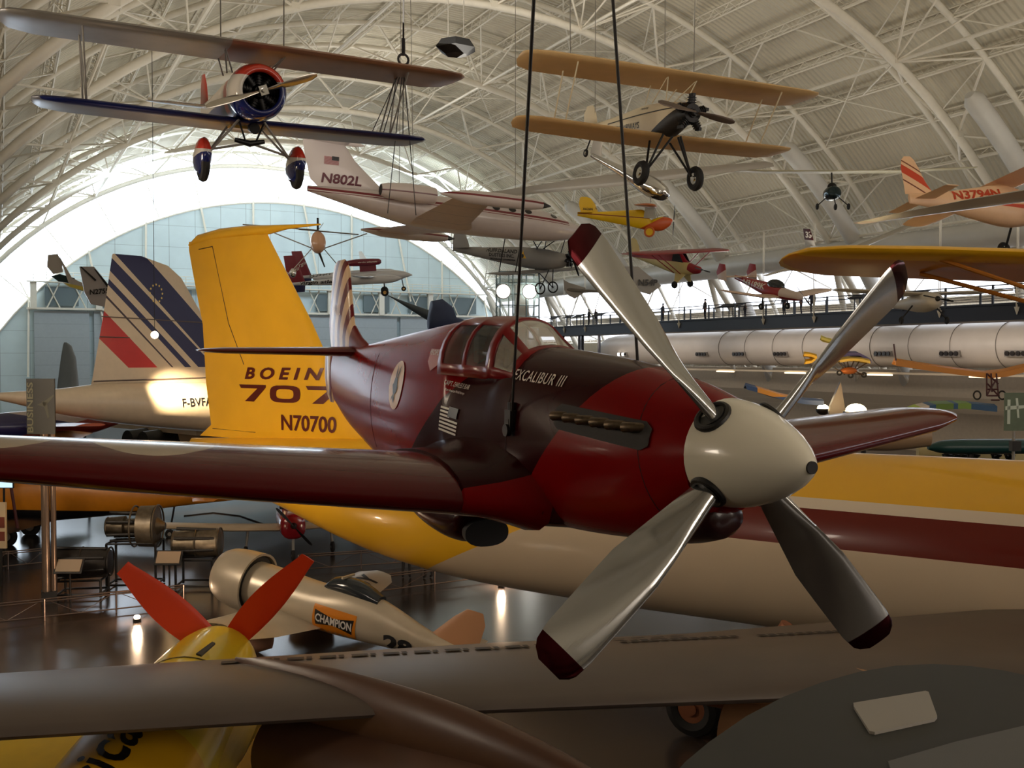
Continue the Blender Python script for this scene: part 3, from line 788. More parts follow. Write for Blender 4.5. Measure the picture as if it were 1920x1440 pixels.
# ---------------------------------------------------------------- supersonic airliner behind it
K_ROT = att(25, 0, 0); KN = Vector((51.57, 69.49, 0))
K = thing('supersonic_airliner', 'white supersonic airliner with blue, white and red striped fin and star circle', 'airplane', KN, K_ROT)
KW = (214, 196, 170); KB = (30, 30, 76); KR = (190, 38, 28)
def hplane(x0, z0, x1, z1, side):
    """half plane on one side (side=+1: larger x) of the line through two points"""
    dx, dz = x1 - x0, z1 - z0; L = math.hypot(dx, dz); nx, nz = -dz / L, dx / L
    if nx * side < 0: nx, nz = -nx, -nz
    return ('p', nx, 0, nz, nx * x0 + nz * z0)
kreg = []
for (a, b, c_, d_), c in ((((-51.89, 11.96), (-47.48, 7.65), (-50.37, 11.91), (-47.81, 9.43)), KB),
    (((-52.1, 11.18), (-47.8, 6.97), (-52.02, 11.76), (-46.86, 6.96)), KB), (((-52.23, 10.59), (-48.52, 6.98), (-52.18, 10.85), (-48.18, 6.98)), KB),
    (((-52.32, 10.02), (-49.22, 6.99), (-52.29, 10.12), (-49.12, 6.98)), (58, 40, 48)), (((-52.66, 8.24), (-51.36, 7.0), (-52.42, 9.44), (-49.94, 6.99)), KR)):
    kreg.append(([hplane(*a, *b, 1), hplane(*c_, *d_, -1), ('p', 0, 0, 1, 6.97)], c))
M_KF = mat('fin_tricolour', KW, rough=.4, noise=.03, regions=kreg)
M_KF2 = mat('supersonic_white', KW, rough=.34, noise=.04, coat=.2)
kf = MB(); body_loft(kf, [(0, 3.6, 3.5, .05), (-4, 4.6, 3.2, .9), (-9, 5.6, 3.2, 1.4), (-16, 5.9, 3.2, 1.45), (-38, 6.25, 3.5, 1.45), (-44, 6.3, 3.6, 1.42), (-46.9, 6.28, 3.85, 1.32), (-49.7, 6.3, 4.2, 1.15), (-52.3, 6.32, 4.6, .92), (-54.5, 6.12, 5.06, .6), (-56.9, 6.03, 5.7, .2), (-58, 5.98, 5.9, .05)], 32)
KBV = kf.bvh(); kf.build('fuselage', M_KF2, K, ang=60)
kn = MB(); wing(kn, [(-42.5, 6.1, 10.6, 0, .03), (-43.6, 6.5, 9.4, 0, .035), (-45.9, 7.8, 6.85, 0, .038), (-47.28, 9.15, 5.2, 0, .04), (-47.95, 10.17, 4.35, 0, .04), (-48.57, 11.1, 3.58, 0, .04), (-49.26, 11.62, 2.8, 0, .04), (-50.34, 11.89, 1.68, 0, .035), (-50.6, 11.96, 1.38, 0, .03)], lat=(0, 0, 1), n=12)
KFB = kn.bvh(); kn.build('tail_fin', M_KF, K, ang=60)
stars = []
for i in range(12):
    cx, cy = .5 + .5 * math.cos(PI / 6 * i), .5 + .5 * math.sin(PI / 6 * i)
    stars.append(([(cx + (.085 if j % 2 == 0 else .04) * math.sin(PI * j / 5), cy + (.085 if j % 2 == 0 else .04) * math.cos(PI * j / 5)) for j in range(10)], [tuple(range(10))]))
decal('star_circle', join_geo(stars), mat('star_gold', (236, 206, 120), rough=.4), K, (-50.25, -.5, 9.92), (.62, 0, 0), (0, 0, .80), (0, -1, 0), KFB, .02, .3)
decal('registration_lettering', text_geo('F-BVFA', .01), BKM, K, (-49.34, -1.5, 5.22), (1.5, 0, 0), (0, 0, .38), (0, -1, .1), KBV, .02, .2)
hl = MB(); hl.bar((-52.6, -.1, 9.2), (-47.0, -.13, 9.05), .022, 4); hl.bar((-52.7, -.1, 8.32), (-51.3, -.13, 8.3), .022, 4); hl.bar((-53.0, -.12, 6.4), (-44, -.2, 6.5), .03, 4)
hl.build('rudder_hinge', mat('hinge_grey', (96, 84, 84)), K)
kw = MB()
for s in (-1, 1): kw.plate([(-14, s * 1.3, 3.75), (-28, s * 3.5, 3.7), (-36, s * 7.0, 3.7), (-44, s * 12.2, 3.7), (-46, s * 12.6, 3.7), (-47, s * 1.2, 3.75)], (0, 0, 1), .24)
kw.build('delta_wing', M_KF2, K)
for y in (-5.6, 5.6):
    e = MB(); e.box((-40.7, y, 3.1), (10.5, 2.7, 1.2)); e.build('engine_box', M_KF2, K)
    for dy in (-.7, .7):
        e = MB(); e.cyl((-45.9, y + dy, 3.15), (-47.6, y + dy, 3.15), .66, .54, 20); e.build('exhaust_nozzle', mat('nozzle_black', (24, 20, 20), rough=.6), K)
for y in (-3.8, 3.8):
    e = MB()
    for dx in (-.6, .6): wheel(e, (-34 + dx, y, .55), (0, 1, 0), .55, .35)
    e.bar((-34, y, .6), (-34, y, 3.6), .14, 8, 1); e.build('main_gear', [mat('tyre_black'), mat('gear_metal')], K)
e = MB(); wheel(e, (-17, 0, .42), (0, 1, 0), .42, .26); e.bar((-17, 0, .45), (-17, 0, 3.4), .12, 8, 1); e.build('nose_gear', [mat('tyre_black'), mat('gear_metal')], K)
# warm floodlight on a stand washing the striped tail
def floodlight(p, power, label, size=.10, emit=60, aim=None, spot=None, base=0.0, group=None, head=.16):
    o = thing('floodlight', label, 'lamp', (p[0], p[1], base), None, group)
    h = p[2] - base; m = MB(); 
    m.cyl((0, 0, 0), (0, 0, .05), .28, n=16); m.cyl((0, 0, 0), (0, 0, h - head * 1.2), .035, n=8); m.build('stand', mat('lamp_black', (26, 24, 24), rough=.5), o)
    m = MB(); m.ball((0, 0, h), head, (1, 1, .8), 14, 8, zmax=.2); m.build('housing', mat('lamp_black'), o)
    m = MB(); m.ball((0, 0, h + head * .2), head * .8, (1, 1, .7), 14, 8); m.build('bulb', emis('bulb_%g' % emit, (255, 222, 160), emit), o)
    if power:
        d = bpy.data.lights.new('lamp_light', 'POINT'); d.energy = power; d.color = (1, .74, .42); d.shadow_soft_size = head
        l = bpy.data.objects.new('lamp_light', d); COL.objects.link(l); l.parent = o; l.location = (0, 0, h + head * 1.6)
    return o
hp = at(290, 628, 43.0)
o = thing('hanging_floodlight', 'small round lit floodlight hanging before the striped tail fin', 'lamp', hp)
c = MB(); c.cyl((0, 0, .1), (0, 0, 12), .012, n=4); c.build('rod', mat('lamp_black', (26, 24, 24), rough=.5), o)
c = MB(); c.ball((0, 0, 0), .16, (1, 1, 1), 14, 8); c.build('bulb', emis('tail_bulb', (255, 226, 180), 12), o)
d = bpy.data.lights.new('lamp_light', 'SPOT'); d.energy = 6000; d.color = (1, .76, .46); d.shadow_soft_size = .15; d.spot_size = R_(50); d.spot_blend = .8
l = bpy.data.objects.new('lamp_light', d); COL.objects.link(l); l.parent = o; l.location = (0, 0, -.2)
tgt = K_ROT @ Vector((-49.3, -1.0, 5.9)) + KN - hp; l.rotation_euler = tgt.to_track_quat('-Z', 'Y').to_euler()

o = floodlight((-2.5, 27, 2.8), 0, 'warm floodlight on a low stand aimed up at the yellow tail fin', emit=10)
d = bpy.data.lights.new('lamp_light', 'SPOT'); d.energy = 1400; d.color = (1, .74, .46); d.shadow_soft_size = .2; d.spot_size = R_(70); d.spot_blend = .9
l = bpy.data.objects.new('lamp_light', d); COL.objects.link(l); l.parent = o; l.location = (0, 0, 3.1)
l.rotation_euler = (Vector((8.0, 33.5, 7.2)) - Vector((-2.5, 27, 3.1))).to_track_quat('-Z', 'Y').to_euler()
# ---------------------------------------------------------------- aircraft hanging from the roof
M_TYRE = mat('tyre_black'); M_CHR = mat('chrome', (220, 220, 216), rough=.12, metal=1.0); M_BLK = mat('engine_black', (20, 18, 18), rough=.45, metal=.3)
M_STRUTG = mat('strut_grey', (150, 146, 140), rough=.4, metal=.3)
M_CABLE = mat('thin_cable', (120, 116, 108), rough=.5)
def radial(mb, x, R, n=7, y=0, z=0, L=.16, mi=0):
    for i in range(n):
        a = 2 * PI * i / n + PI / 2; d = Vector((0, math.cos(a), math.sin(a))); c = Vector((x, y, z))
        mb.cyl(c + d * R * .35, c + d * R * .95, L * .62, L * .55, 10, mi)
        for k in range(4): mb.cyl(c + d * R * (.45 + .13 * k), c + d * R * (.48 + .13 * k), L * .8, None, 10, mi)
        mb.box(c + d * R, (L * 1.3, .09, .09), mi)
    mb.cyl((x - .25, y, z), (x + .18, y, z), R * .38, R * .25, 14, mi); return mb
def prop2(mb, x, L, ang, c=.17, mi=0, twist=26, n=2):
    for k in range(n):
        m = Matrix.Rotation(R_(ang + 360 / n * k), 3, 'X')
        rr = blade_rings(L, .05, lambda t: c * (.45 + 1.1 * t - 1.0 * t * t if t < .92 else .28), lambda t: twist + 40 * (1 - t) ** 2, lambda t: .14 if t > .2 else .3, 6, 10)
        mb.loft([[m @ p + Vector((x, 0, 0)) for p in r] for r in rr], True, True, mi)
    return mb
def hang(name, label, tops, group='thin suspension wires', labels=None):
    """one wire per entry: (point on the aircraft, offset of its upper end)"""
    for i, (p, off) in enumerate(tops):
        p = Vector(p); q = Vector((p.x + off[0], p.y + off[1], p.z + off[2]))
        m = MB(); m.cyl((0, 0, 0), q - p, .014, n=4)
        o = m.build(name, M_CABLE); o.location = p; tag(o, labels[i] if labels else label, 'cable', group)

# --- blue, red and white aerobatic biplane (upper left)
A_ROT = att(-88.8, -7.8, -.1); AP = Vector((5.13, 22.1, 13.22)); 
A = thing('skywriting_biplane', 'biplane with blue, white and red round cowling and wheel pants', 'airplane', AP, A_ROT)
SB_, SR, SW = (22, 34, 96), (190, 52, 34), (212, 206, 196)
M_COWL = mat('cowl_paint', SB_, rough=.16, coat=.6, noise=.03, regions=[([('p', 0, -.32, 1, .02)], SW), ([('p', 0, .10, 1, .26)], SR)])
M_AW = mat('silver_fabric', (150, 152, 158), rough=.32, metal=.55, noise=.12, nscale=1.5, bump=.1, bscale=4, aniso=(1, 6, 1))
M_ABL = mat('navy_edge', SB_, rough=.2, coat=.5)
c = MB(); c.loft([[Vector((x, r * math.cos(2 * PI * i / 36), r * math.sin(2 * PI * i / 36))) for i in range(36)] for x, r in
    ((-.12, .40), (-.04, .42), (-.02, .46), (-.06, .52), (-.16, .57), (-.34, .61), (-.62, .62), (-.86, .59), (-.95, .55), (-.95, .50))], False, False)
c.build('cowling', M_COWL, A, ang=70)
c = MB(); c.cyl((-.95, 0, 0), (-.5, 0, 0), .55, n=28); radial(c, -.4, .46, 9); c.build('engine', M_BLK, A)
c = MB(); prop2(c, .02, 1.28, -68, .24, 0, 30); c.build('propeller', mat('prop_metal', (206, 200, 190), rough=.2, metal=.9, noise=.05), A, ang=60)
c = MB(); c.box((.04, 0, 0), (.16, .18, .2), rot=Matrix.Rotation(R_(22), 3, 'X')); c.cyl((.0, 0, 0), (.2, 0, 0), .05, n=10); c.build('prop_hub', M_CHR, A)
AST = [(-.9, .52, -.55, .50), (-1.5, .50, -.60, .44, 2.5), (-2.4, .48, -.60, .40, 2.6), (-3.6, .36, -.48, .32, 2.4), (-5.0, .28, -.28, .18, 2.2), (-6.6, .2, -.12, .03)]
M_AF = mat('skywriter_body', (196, 186, 172), rough=.3, coat=.3, noise=.04, regions=[([('p', 0, 0, -1, .16), ], SB_), ([('p', 1, 0, 0, -1.25)], SB_), ([('p', 1, 0, .55, -1.95), ('p', -1, 0, -.55, 1.55)], SR)])
c = MB(); body_loft(c, AST, 24); AB = c.bvh(); c.build('fuselage', M_AF, A, ang=60)
def biwing(half, le, y1, z, m, edge, parent, th=.1, rib=None, dih=0, tw=0):
    """wing built of a fabric panel; leading edge strip in its own paint"""
    c = MB(); full = []
    pts = [(le, 0, half[0], z), (le, y1 * .55, half[0], z + dih * .55), (le - .02, y1 * .86, half[0] * .98, z + dih * .86), (le - .14, y1 * .955, half[0] * .8, z + dih * .95), (le - .38, y1 * .99, half[0] * .45, z + dih), (le - .5, y1, half[0] * .2, z + dih)]
    secs = [(x, -y, ch, zz, th, tw) for x, y, ch, zz in reversed(pts)] + [(x, y, ch, zz, th, tw) for x, y, ch, zz in pts[1:]]
    wing(c, secs, n=9); return c.build('wing', [m], parent, ang=60)
M_UPW = mat('upper_wing_silver', (150, 152, 158), rough=.35, metal=.35, noise=.14, nscale=1.2, regions=[([('p', 1, 0, 0, -.5)], (150, 146, 140)), ([('p', 1, 0, 0, -1.9), ('p', 0, 1, 0, -.6), ('p', 0, 0, 1, 0)], (150, 112, 92))])
M_LOW = mat('lower_wing_paint', (128, 130, 138), rough=.32, metal=.3, noise=.14, nscale=1.2, regions=[([('p', 1, 0, 0, -1.18)], SB_)])
biwing((1.6,), -.25, 5.1, 1.0, M_UPW, None, A, tw=8, th=.12); biwing((1.4,), -.95, 4.45, -.58, M_LOW, None, A, dih=.05, tw=7, th=.12)
def vstruts(parent, pairs, r, m, name='interplane_strut'):
    for p, q in pairs:
        c = MB(); c.bar(p, q, r, 8); c.build(name, m, parent)
vstruts(A, [((-.5, -3.55, .95), (-1.2, -3.4, -.6)), ((-1.3, -3.55, .95), (-2.0, -3.4, -.6)), ((-1.3, -3.55, .92), (-1.2, -3.4, -.6)), ((-.5, 3.55, .95), (-1.2, 3.4, -.6)), ((-1.3, 3.55, .95), (-2.0, 3.4, -.6)), ((-1.3, 3.55, .92), (-1.2, 3.4, -.6))], .02, M_STRUTG)
vstruts(A, [((-.6, s * .7, .95), (-1.15, s * .4, .45)) for s in (-1, 1)] + [((-.6, s * .7, .95), (-1.7, s * .4, .5)) for s in (-1, 1)] + [((-1.5, s * .7, .95), (-2.1, s * .4, .48)) for s in (-1, 1)], .018, M_STRUTG, 'cabane_strut')
M_PANT = mat('pant_paint', SB_, rough=.16, coat=.6, regions=[([('p', 0, 0, 1, -.02)], SW), ([('p', .25, 0, 1, .13)], SR)])
for s in (-1, 1):
    c = MB(); c.loft([ring(x, zt, zb, w, 16) for x, zt, zb, w in ((.42, .02, -.05, .02), (.36, .16, -.18, .09), (.2, .30, -.30, .13), (0, .34, -.36, .145), (-.25, .26, -.30, .13), (-.5, .12, -.16, .07), (-.7, .0, -.04, .02))])
    o = c.build('wheel_pant', M_PANT, A, ang=70); o.location = (-.95, s * 1.05, -1.45); o.rotation_euler = (0, R_(-12), 0); o.scale = (1.25, 1.2, 1.22)
    c = MB(); wheel(c, (.05, 0, -.18), (0, 1, 0), .30, .16); c.build('tyre', [M_TYRE, M_CHR], o)
    vstruts(A, [((-.95, s * .95, -1.4), (-.9, s * .28, -.58)), ((-.95, s * .95, -1.4), (-1.7, s * .3, -.6)), ((-1.0, s * .95, -1.3), (-1.0, -s * .05, -1.05))], .028, M_STRUTG, 'gear_strut')
    vstruts(A, [((-.95, s * .12, -1.02), (-.9, s * .30, -.56))], .022, M_BLK, 'gear_brace')
c = MB(); c.cyl((-1.0, -.02, -1.08), (-1.0, .32, -1.0), .075, .05, 10); c.cyl((-1.0, .02, -1.08), (-1.0, -.34, -1.02), .075, .05, 10); c.build('shock_absorber', M_BLK, A)
c = MB(); c.box((-1.5, -.14, -.68), (.5, .5, .12)); c.build('belly_tank', mat('brass_yellow', (196, 150, 64), rough=.3, metal=.5), A)
c = MB(); c.cyl((-1.0, .05, -.72), (-.8, .05, -.75), .12, n=14); c.build('oil_cooler', M_BLK, A)
for s in (-1, 1):
    st = [(-5.6, s * .05, 1.0, .12, .06), (-5.75, s * 1.1, .8, .12, .06), (-5.95, s * 1.5, .35, .12, .05)]; c = MB(); wing(c, st if s > 0 else st[::-1], n=6, camber=0); c.build('tailplane', M_AW, A)
c = MB(); wing(c, [(-5.7, .15, 1.1, 0, .05), (-6.0, .7, .8, 0, .06), (-6.3, 1.0, .4, 0, .05)], lat=(0, 0, 1), n=6); c.build('fin', mat('fin_red', SR, rough=.3, coat=.3), A)
T = lambda p: A_ROT @ Vector(p) + AP
hang('suspension_wire', 'thin wire holding up the blue-cowled biplane', [(T((-1, -.7, 1.12)), (0, 0, 11.2)), (T((-1, .7, 1.12)), (.1, 0, 11.5))], 'wires of the blue-cowled biplane', ['thin wire rising from the blue-cowled biplane, left of its cowling', 'thin wire rising from the blue-cowled biplane, right of its cowling'])
c = MB(); o = thing('suspension_cable', 'heavy dark cable with ring and spreading slings beside the biplane wing', 'cable', T((-1.0, 3.6, 1.05)), None)
p0 = T((-1.0, 3.6, 1.05)); c.cyl((0, 0, .35), at(757, -60, 21.8) - p0, .02, n=6); c.torus((0, 0, .2), (0, 1, 0), .13, .03, 16, 6); c.cyl((0, 0, .3), (0, 0, .7), .05, n=8); c.build('cable', M_ROPE, o)
for q in (T((-1.4, 3.3, -.55)), T((-1.4, 3.0, -.55)), T((-1.2, 3.75, -.5)), T((-1.2, 4.2, -2.4)), T((-1.6, 3.6, -2.4))):
    c = MB(); c.bar((0, 0, .1), q - p0, .012, 4); c.build('sling', M_ROPE, o)

# --- cream biplane with a black radial engine (upper right)
B_ROT = att(-93.6, -7.0, -1.1); BP = Vector((17.95, 23.86, 14.50))
B = thing('mail_biplane', 'cream biplane with black radial engine and big black tyres', 'airplane', BP, B_ROT)
M_CF = mat('cream_fabric', (206, 170, 118), rough=.55, noise=.05, nscale=2); M_CB = mat('cream_body', (206, 192, 164), rough=.5, noise=.04, nscale=2, regions=[([('p', .45, 0, -1, -.38), ('p', 1, 0, 0, -2.6)], (26, 22, 20))])
biwing((1.7,), -.45, 5.05, 1.18, M_CF, None, B, th=.12, tw=10); biwing((1.5,), -1.25, 4.8, -.55, M_CF, None, B, th=.12, dih=.08, tw=10)
c = MB(); body_loft(c, [(-.35, .25, -.25, .24), (-.7, .36, -.40, .34), (-1.4, .42, -.62, .38, 2.8), (-2.6, .46, -.62, .38, 2.8), (-4.0, .34, -.44, .28, 2.6), (-6.0, .22, -.26, .1, 2.2), (-6.9, .18, -.2, .03)], 24); BB = c.bvh(); c.build('fuselage', M_CB, B, ang=55)
c = MB(); radial(c, -.22, .52, 5, L=.17); c.cyl((-.2, 0, 0), (.06, 0, 0), .15, .08, 14); c.build('engine', M_BLK, B)
c = MB(); prop2(c, .12, 1.32, 84, .26, 0, 24); c.build('propeller', mat('prop_dull', (92, 78, 68), rough=.4, metal=.4), B, ang=60)
c = MB(); c.loft([[Vector((x, r * math.cos(2 * PI * i / 20), r * math.sin(2 * PI * i / 20))) for i in range(20)] for x, r in ((-.1, .27), (-.2, .30), (-.34, .32), (-.5, .34))]); c.build('crankcase_ring', M_BLK, B)
vstruts(B, [((-.7, s * 3.5, 1.08), (-1.5, s * 3.4, -.58)) for s in (-1, 1)] + [((-1.6, s * 3.5, 1.08), (-2.3, s * 3.4, -.58)) for s in (-1, 1)], .022, mat('cream_strut', (206, 190, 156), rough=.5))
vstruts(B, [((-.8, s * .5, 1.08), (-1.1, s * .33, .38)) for s in (-1, 1)] + [((-.8, s * .5, 1.08), (-1.9, s * .33, .42)) for s in (-1, 1)] + [((-1.7, s * .5, 1.08), (-2.3, s * .33, .44)) for s in (-1, 1)], .018, mat('cream_strut'), 'cabane_strut')
for s in (-1, 1):
    c = MB(); wheel(c, (-1.15, s * .95, -1.75), (0, 1, .1 * s), .38, .24); c.build('wheel', [M_TYRE, M_CHR], B)
    vstruts(B, [((-1.15, s * .8, -1.7), (-1.15, s * .3, -.55)), ((-1.15, s * .8, -1.7), (-1.9, s * .3, -.58)), ((-1.15, s * .8, -1.7), (-.95, s * .1, -.62))], .035, M_BLK, 'gear_strut')
c = MB(); wheel(c, (-6.75, 0, -.75), (0, 1, 0), .14, .09); c.bar((-6.75, 0, -.7), (-6.4, 0, -.2), .03, 6); c.build('tail_wheel', [M_TYRE, M_CHR], B)
for s in (-1, 1):
    st = [(-5.8, s * .05, 1.0, .12, .05), (-5.9, s * 1.2, .8, .12, .05), (-6.1, s * 1.5, .35, .12, .05)]; c = MB(); wing(c, st if s > 0 else st[::-1], n=6, camber=0); c.build('tailplane', M_CF, B)
c = MB(); wing(c, [(-6.0, .15, 1.0, 0, .05), (-6.2, .6, .9, 0, .06), (-6.45, .85, .45, 0, .05)], lat=(0, 0, 1), n=6); c.build('fin', mat('cream_body'), B)
decal('lettering', text_geo('EASTERN AIRWAYS', .01), BKM, B, (-4.8, -.5, -.28), (2.3, 0, -.0), (0, 0, .20), (0, -1, 0), BB, .01, .15)
decal('cheat_line', poly_geo([(0, 0), (1, 0), (1, 1), (0, 1)]), BKM, B, (-4.9, -.5, .04), (4.2, 0, .12), (0, 0, .035), (0, -1, 0), BB, .01, .2)
decal('lettering', text_geo('Mailwing', .0, .3), BKM, B, (-2.55, -.5, .24), (.46, 0, .02), (0, 0, .10), (0, -1, 0), BB, .01, .1)
TB = lambda p: B_ROT @ Vector(p) + BP
hang('suspension_wire', 'thin wire holding up the cream biplane', [(TB((-1, -.5, 1.1)), (0, 0, 14)), (TB((-1, .5, 1.1)), (.2, 0, 14)), (TB((-1.2, -3.5, 1.1)), (-.1, 0, 14)), (TB((-6.2, 0, .2)), (0, 0, 14))], 'wires of the cream biplane', ['thin wire above the cream biplane wing, left of its cylinders', 'thin wire above the cream biplane wing just over its engine', 'thin wire above the far left part of the cream wing', 'thin wire rising from the cream biplane tail'])
for p, q in ((TB((-2.3, -1.9, .35)), TB((-3.4, -2.3, .55))), (TB((.2, 1.3, -.15)), TB((-.8, .5, -.2)))):
    pass

# --- white business jet (centre)
L_ROT = att(-.9, -2.3, -1.5); LP = Vector((24.67, 41.07, 13.33))
L = thing('business_jet', 'white business jet with dark red cheat line and tip tanks', 'airplane', LP, L_ROT)
LW = (196, 186, 184); LRD = (112, 24, 36)
M_LJ = mat('jet_white', LW, rough=.28, coat=.3, noise=.03, regions=[([('p', .028, 0, 1, .14), ('p', -.028, 0, -1, -.24), ('p', -1, 0, 0, 1.2)], LRD), ([('p', .028, 0, 1, .06), ('p', -.028, 0, -1, -.09), ('p', -1, 0, 0, 1.2)], LRD)])
c = MB(); body_loft(c, [(0, -.1, -.2, .02), (-.5, .22, -.36, .3), (-1.4, .45, -.55, .58), (-2.4, .72, -.66, .72), (-3.4, .85, -.7, .78), (-6.5, .85, -.72, .8), (-8.5, .82, -.62, .74), (-10.2, .78, -.3, .58), (-11.8, .74, .08, .36), (-13.3, .66, .42, .08)], 30); LB_ = c.bvh(); c.build('fuselage', M_LJ, L, ang=60)
c = MB(); wing(c, [(-9.2, .6, 3.6, 0, .03), (-10.2, .95, 3.0, 0, .07), (-11.3, 1.9, 2.15, 0, .08), (-11.75, 2.5, 1.8, 0, .08), (-11.9, 2.62, 1.5, 0, .06)], lat=(0, 0, 1), n=10); LF = c.bvh(); c.build('fin', mat('jet_fin', LW, rough=.28, coat=.3), L, ang=60)
c = MB(); c.loft([ring(x, zt, zb, w, 12) for x, zt, zb, w in ((-10.9, 2.62, 2.58, .02), (-11.3, 2.72, 2.5, .1), (-12.6, 2.74, 2.5, .12), (-13.7, 2.64, 2.56, .02))]); c.build('fin_bullet', mat('jet_fin'), L, ang=60)
for s in (-1, 1):
    st = [(-11.6, s * .05, 1.5, 2.56, .08), (-12.1, s * 2.2, .8, 2.56, .08)]; c = MB(); wing(c, st if s > 0 else st[::-1], n=7, camber=0); c.build('tailplane', mat('jet_fin'), L, ang=60)
    st = [(-6.0, s * .3, 2.9, -.52, .1), (-6.5, s * 1.4, 2.5, -.42, .1), (-7.1, s * 4.85, 1.6, -.12, .09)]; c = MB(); wing(c, st if s > 0 else st[::-1], n=9); c.build('wing', mat('jet_wing', (196, 172, 150), rough=.4, noise=.05, panels=[(1, 1.25, .02)]), L, ang=60)  # wing white warmed, the orange light put into its colour
    c = MB(); c.loft([ring(x, zt, zb, w, 18) for x, zt, zb, w in ((-4.6, .02, -.02, .02), (-5.0, .15, -.15, .15), (-5.6, .25, -.25, .25), (-7.0, .29, -.29, .29), (-8.4, .24, -.24, .24), (-9.4, .04, -.04, .04))])
    o = c.build('tip_tank', mat('tank_white', LW, rough=.28, coat=.3, regions=[([('p', 0, 0, 1, .02), ('p', 0, 0, -1, -.10)], LRD), ([('p', 1, 0, 0, -5.0)], (18, 16, 18))]), L, ang=60); o.location = (0, s * 5.05, -.1)
    c = MB(); c.loft([[Vector((x, s * 1.05 + r * math.cos(2 * PI * i / 24), .62 + r * math.sin(2 * PI * i / 24))) for i in range(24)] for x, r in ((-8.1, .26), (-8.08, .33), (-8.5, .38), (-9.4, .39), (-10.2, .32), (-10.5, .24))], False, False)
    c.box((-9.3, s * .72, .6), (1.8, .5, .16)); o = c.build('engine_nacelle', mat('nacelle_white', LW, rough=.28, coat=.3, regions=[([('p', 0, 0, 1, .56), ('p', 0, 0, -1, -.62)], (90, 30, 36))]), L, ang=60)
    c = MB(); c.cyl((-10.45, s * 1.05, .62), (-10.5, s * 1.05, .62), .22, n=20); c.cyl((-8.2, s * 1.05, .62), (-8.24, s * 1.05, .62), .27, n=20); c.build('nozzle', mat('nozzle_black', (24, 20, 20), rough=.6), o)
for s in (-1, 1):
    for k, x in enumerate((-2.2, -3.6, -4.4, -5.2)):
        decal('window', ellipse_geo(.5, .5, .5, .5, 14), mat('dark_window', (30, 30, 34), rough=.15), L, (x, s * .8, .38), (.36, 0, 0), (0, 0, .26), (0, s, .2), LB_, .01, .1)
decal('registration_lettering', text_geo('N802L', .03, .12), mat('maroon_letters', (88, 26, 44), rough=.4), L, (-12.75, -.3, .84), (1.72, 0, 0), (0, 0, .42), (0, -1, 0), LF, .02, .3)
fl_ = join_geo([([(0, j / 13), (1 if j < 7 else .52, j / 13), (1 if j < 7 else .52, j / 13 + .04), (0, j / 13 + .04)], [(0, 1, 2, 3)]) for j in range(13)])
decal('flag_stripes', fl_, mat('flag_red', (150, 40, 50), rough=.4), L, (-12.65, -.3, 1.62), (.62, 0, 0), (0, 0, .34), (0, -1, 0), LF, .02, .3)
decal('flag_canton', poly_geo([(0, 0), (1, 0), (1, 1), (0, 1)]), mat('flag_navy', (24, 28, 34), rough=.4), L, (-12.33, -.3, 1.80), (.30, 0, 0), (0, 0, .17), (0, -1, 0), LF, .03, .3)
TL = lambda p: L_ROT @ Vector(p) + LP
hang('suspension_wire', 'thin wire holding up the white business jet', [(TL((-9, -.9, .9)), (-.2, 0, 15)), (TL((-9, .9, .9)), (.2, 0, 15)), (TL((-4, -.5, .8)), (0, 0, 15))], 'wires of the white business jet', ['thin wire rising from the near engine of the white jet', 'thin wire rising from the far engine of the white jet', 'thin wire rising from the cabin roof of the white jet'])

# --- grey crop duster biplane
D_ROT = att(-55.7, -5.0, 6.0); DP = Vector((34.12, 58.76, 13.93))
D = thing('crop_duster', 'grey crop dusting biplane with thin wire wheels, hanging beyond the white jet', 'airplane', DP, D_ROT)
M_DG = mat('duster_grey', (138, 136, 136), rough=.45, metal=.2, noise=.06, nscale=1.5)
c = MB(); body_loft(c, [(-.2, .2, -.35, .15), (-.7, .38, -.60, .4), (-2.2, .62, -.80, .52, 2.6), (-4.2, .68, -.62, .46, 2.6), (-7.0, .55, -.2, .25, 2.4), (-9.3, .45, .2, .05)], 22); DB = c.bvh(); c.build('fuselage', M_DG, D, ang=55)
c = MB(); wing(c, [(-7.9, .2, 1.5, 0, .05), (-8.1, .9, 1.3, 0, .06), (-8.4, 1.5, .9, 0, .05), (-8.7, 1.75, .4, 0, .05)], lat=(0, 0, 1), n=6); c.build('fin', M_DG, D)
biwing((2.0,), -1.0, 7.0, 1.5, M_DG, None, D); biwing((1.8,), -1.6, 6.2, -.9, M_DG, None, D)
vstruts(D, [((x, s * y, 1.5), (x - .6, s * (y - .3), -.9)) for s in (-1, 1) for x in (-1.4, -2.6) for y in (4.4,)] + [((-1.4, s * 1.2, 1.5), (-2.4, s * .5, .6)) for s in (-1, 1)] + [((-2.5, s * 1.2, 1.5), (-2.3, s * .5, .6)) for s in (-1, 1)], .035, M_BLK)
c = MB(); radial(c, -.15, .5, 7); prop2(c, .15, 1.5, 40, .2, 0); c.build('engine', M_BLK, D)
for s in (-1, 1):
    c = MB(); c.torus((-1.8, s * .95, -2.0), (0, 1, 0), .36, .05, 22, 6)
    for k in range(8): a = PI * k / 8; d = Vector((math.cos(a), 0, math.sin(a))) * .34; c.bar(Vector((-1.8, s * .95, -2.0)) - d, Vector((-1.8, s * .95, -2.0)) + d, .01, 3)
    c.build('spoked_wheel', M_TYRE, D); vstruts(D, [((-1.8, s * .9, -2.0), (-1.5, s * .3, -.75)), ((-1.8, s * .9, -2.0), (-2.6, -s * .2, -.75))], .035, M_BLK, 'gear_strut')
    st = [(-7.8, s * .05, 1.3, .5, .05), (-8.1, s * 1.9, .8, .5, .05)]; c = MB(); wing(c, st if s > 0 else st[::-1], n=6, camber=0); c.build('tailplane', M_DG, D)
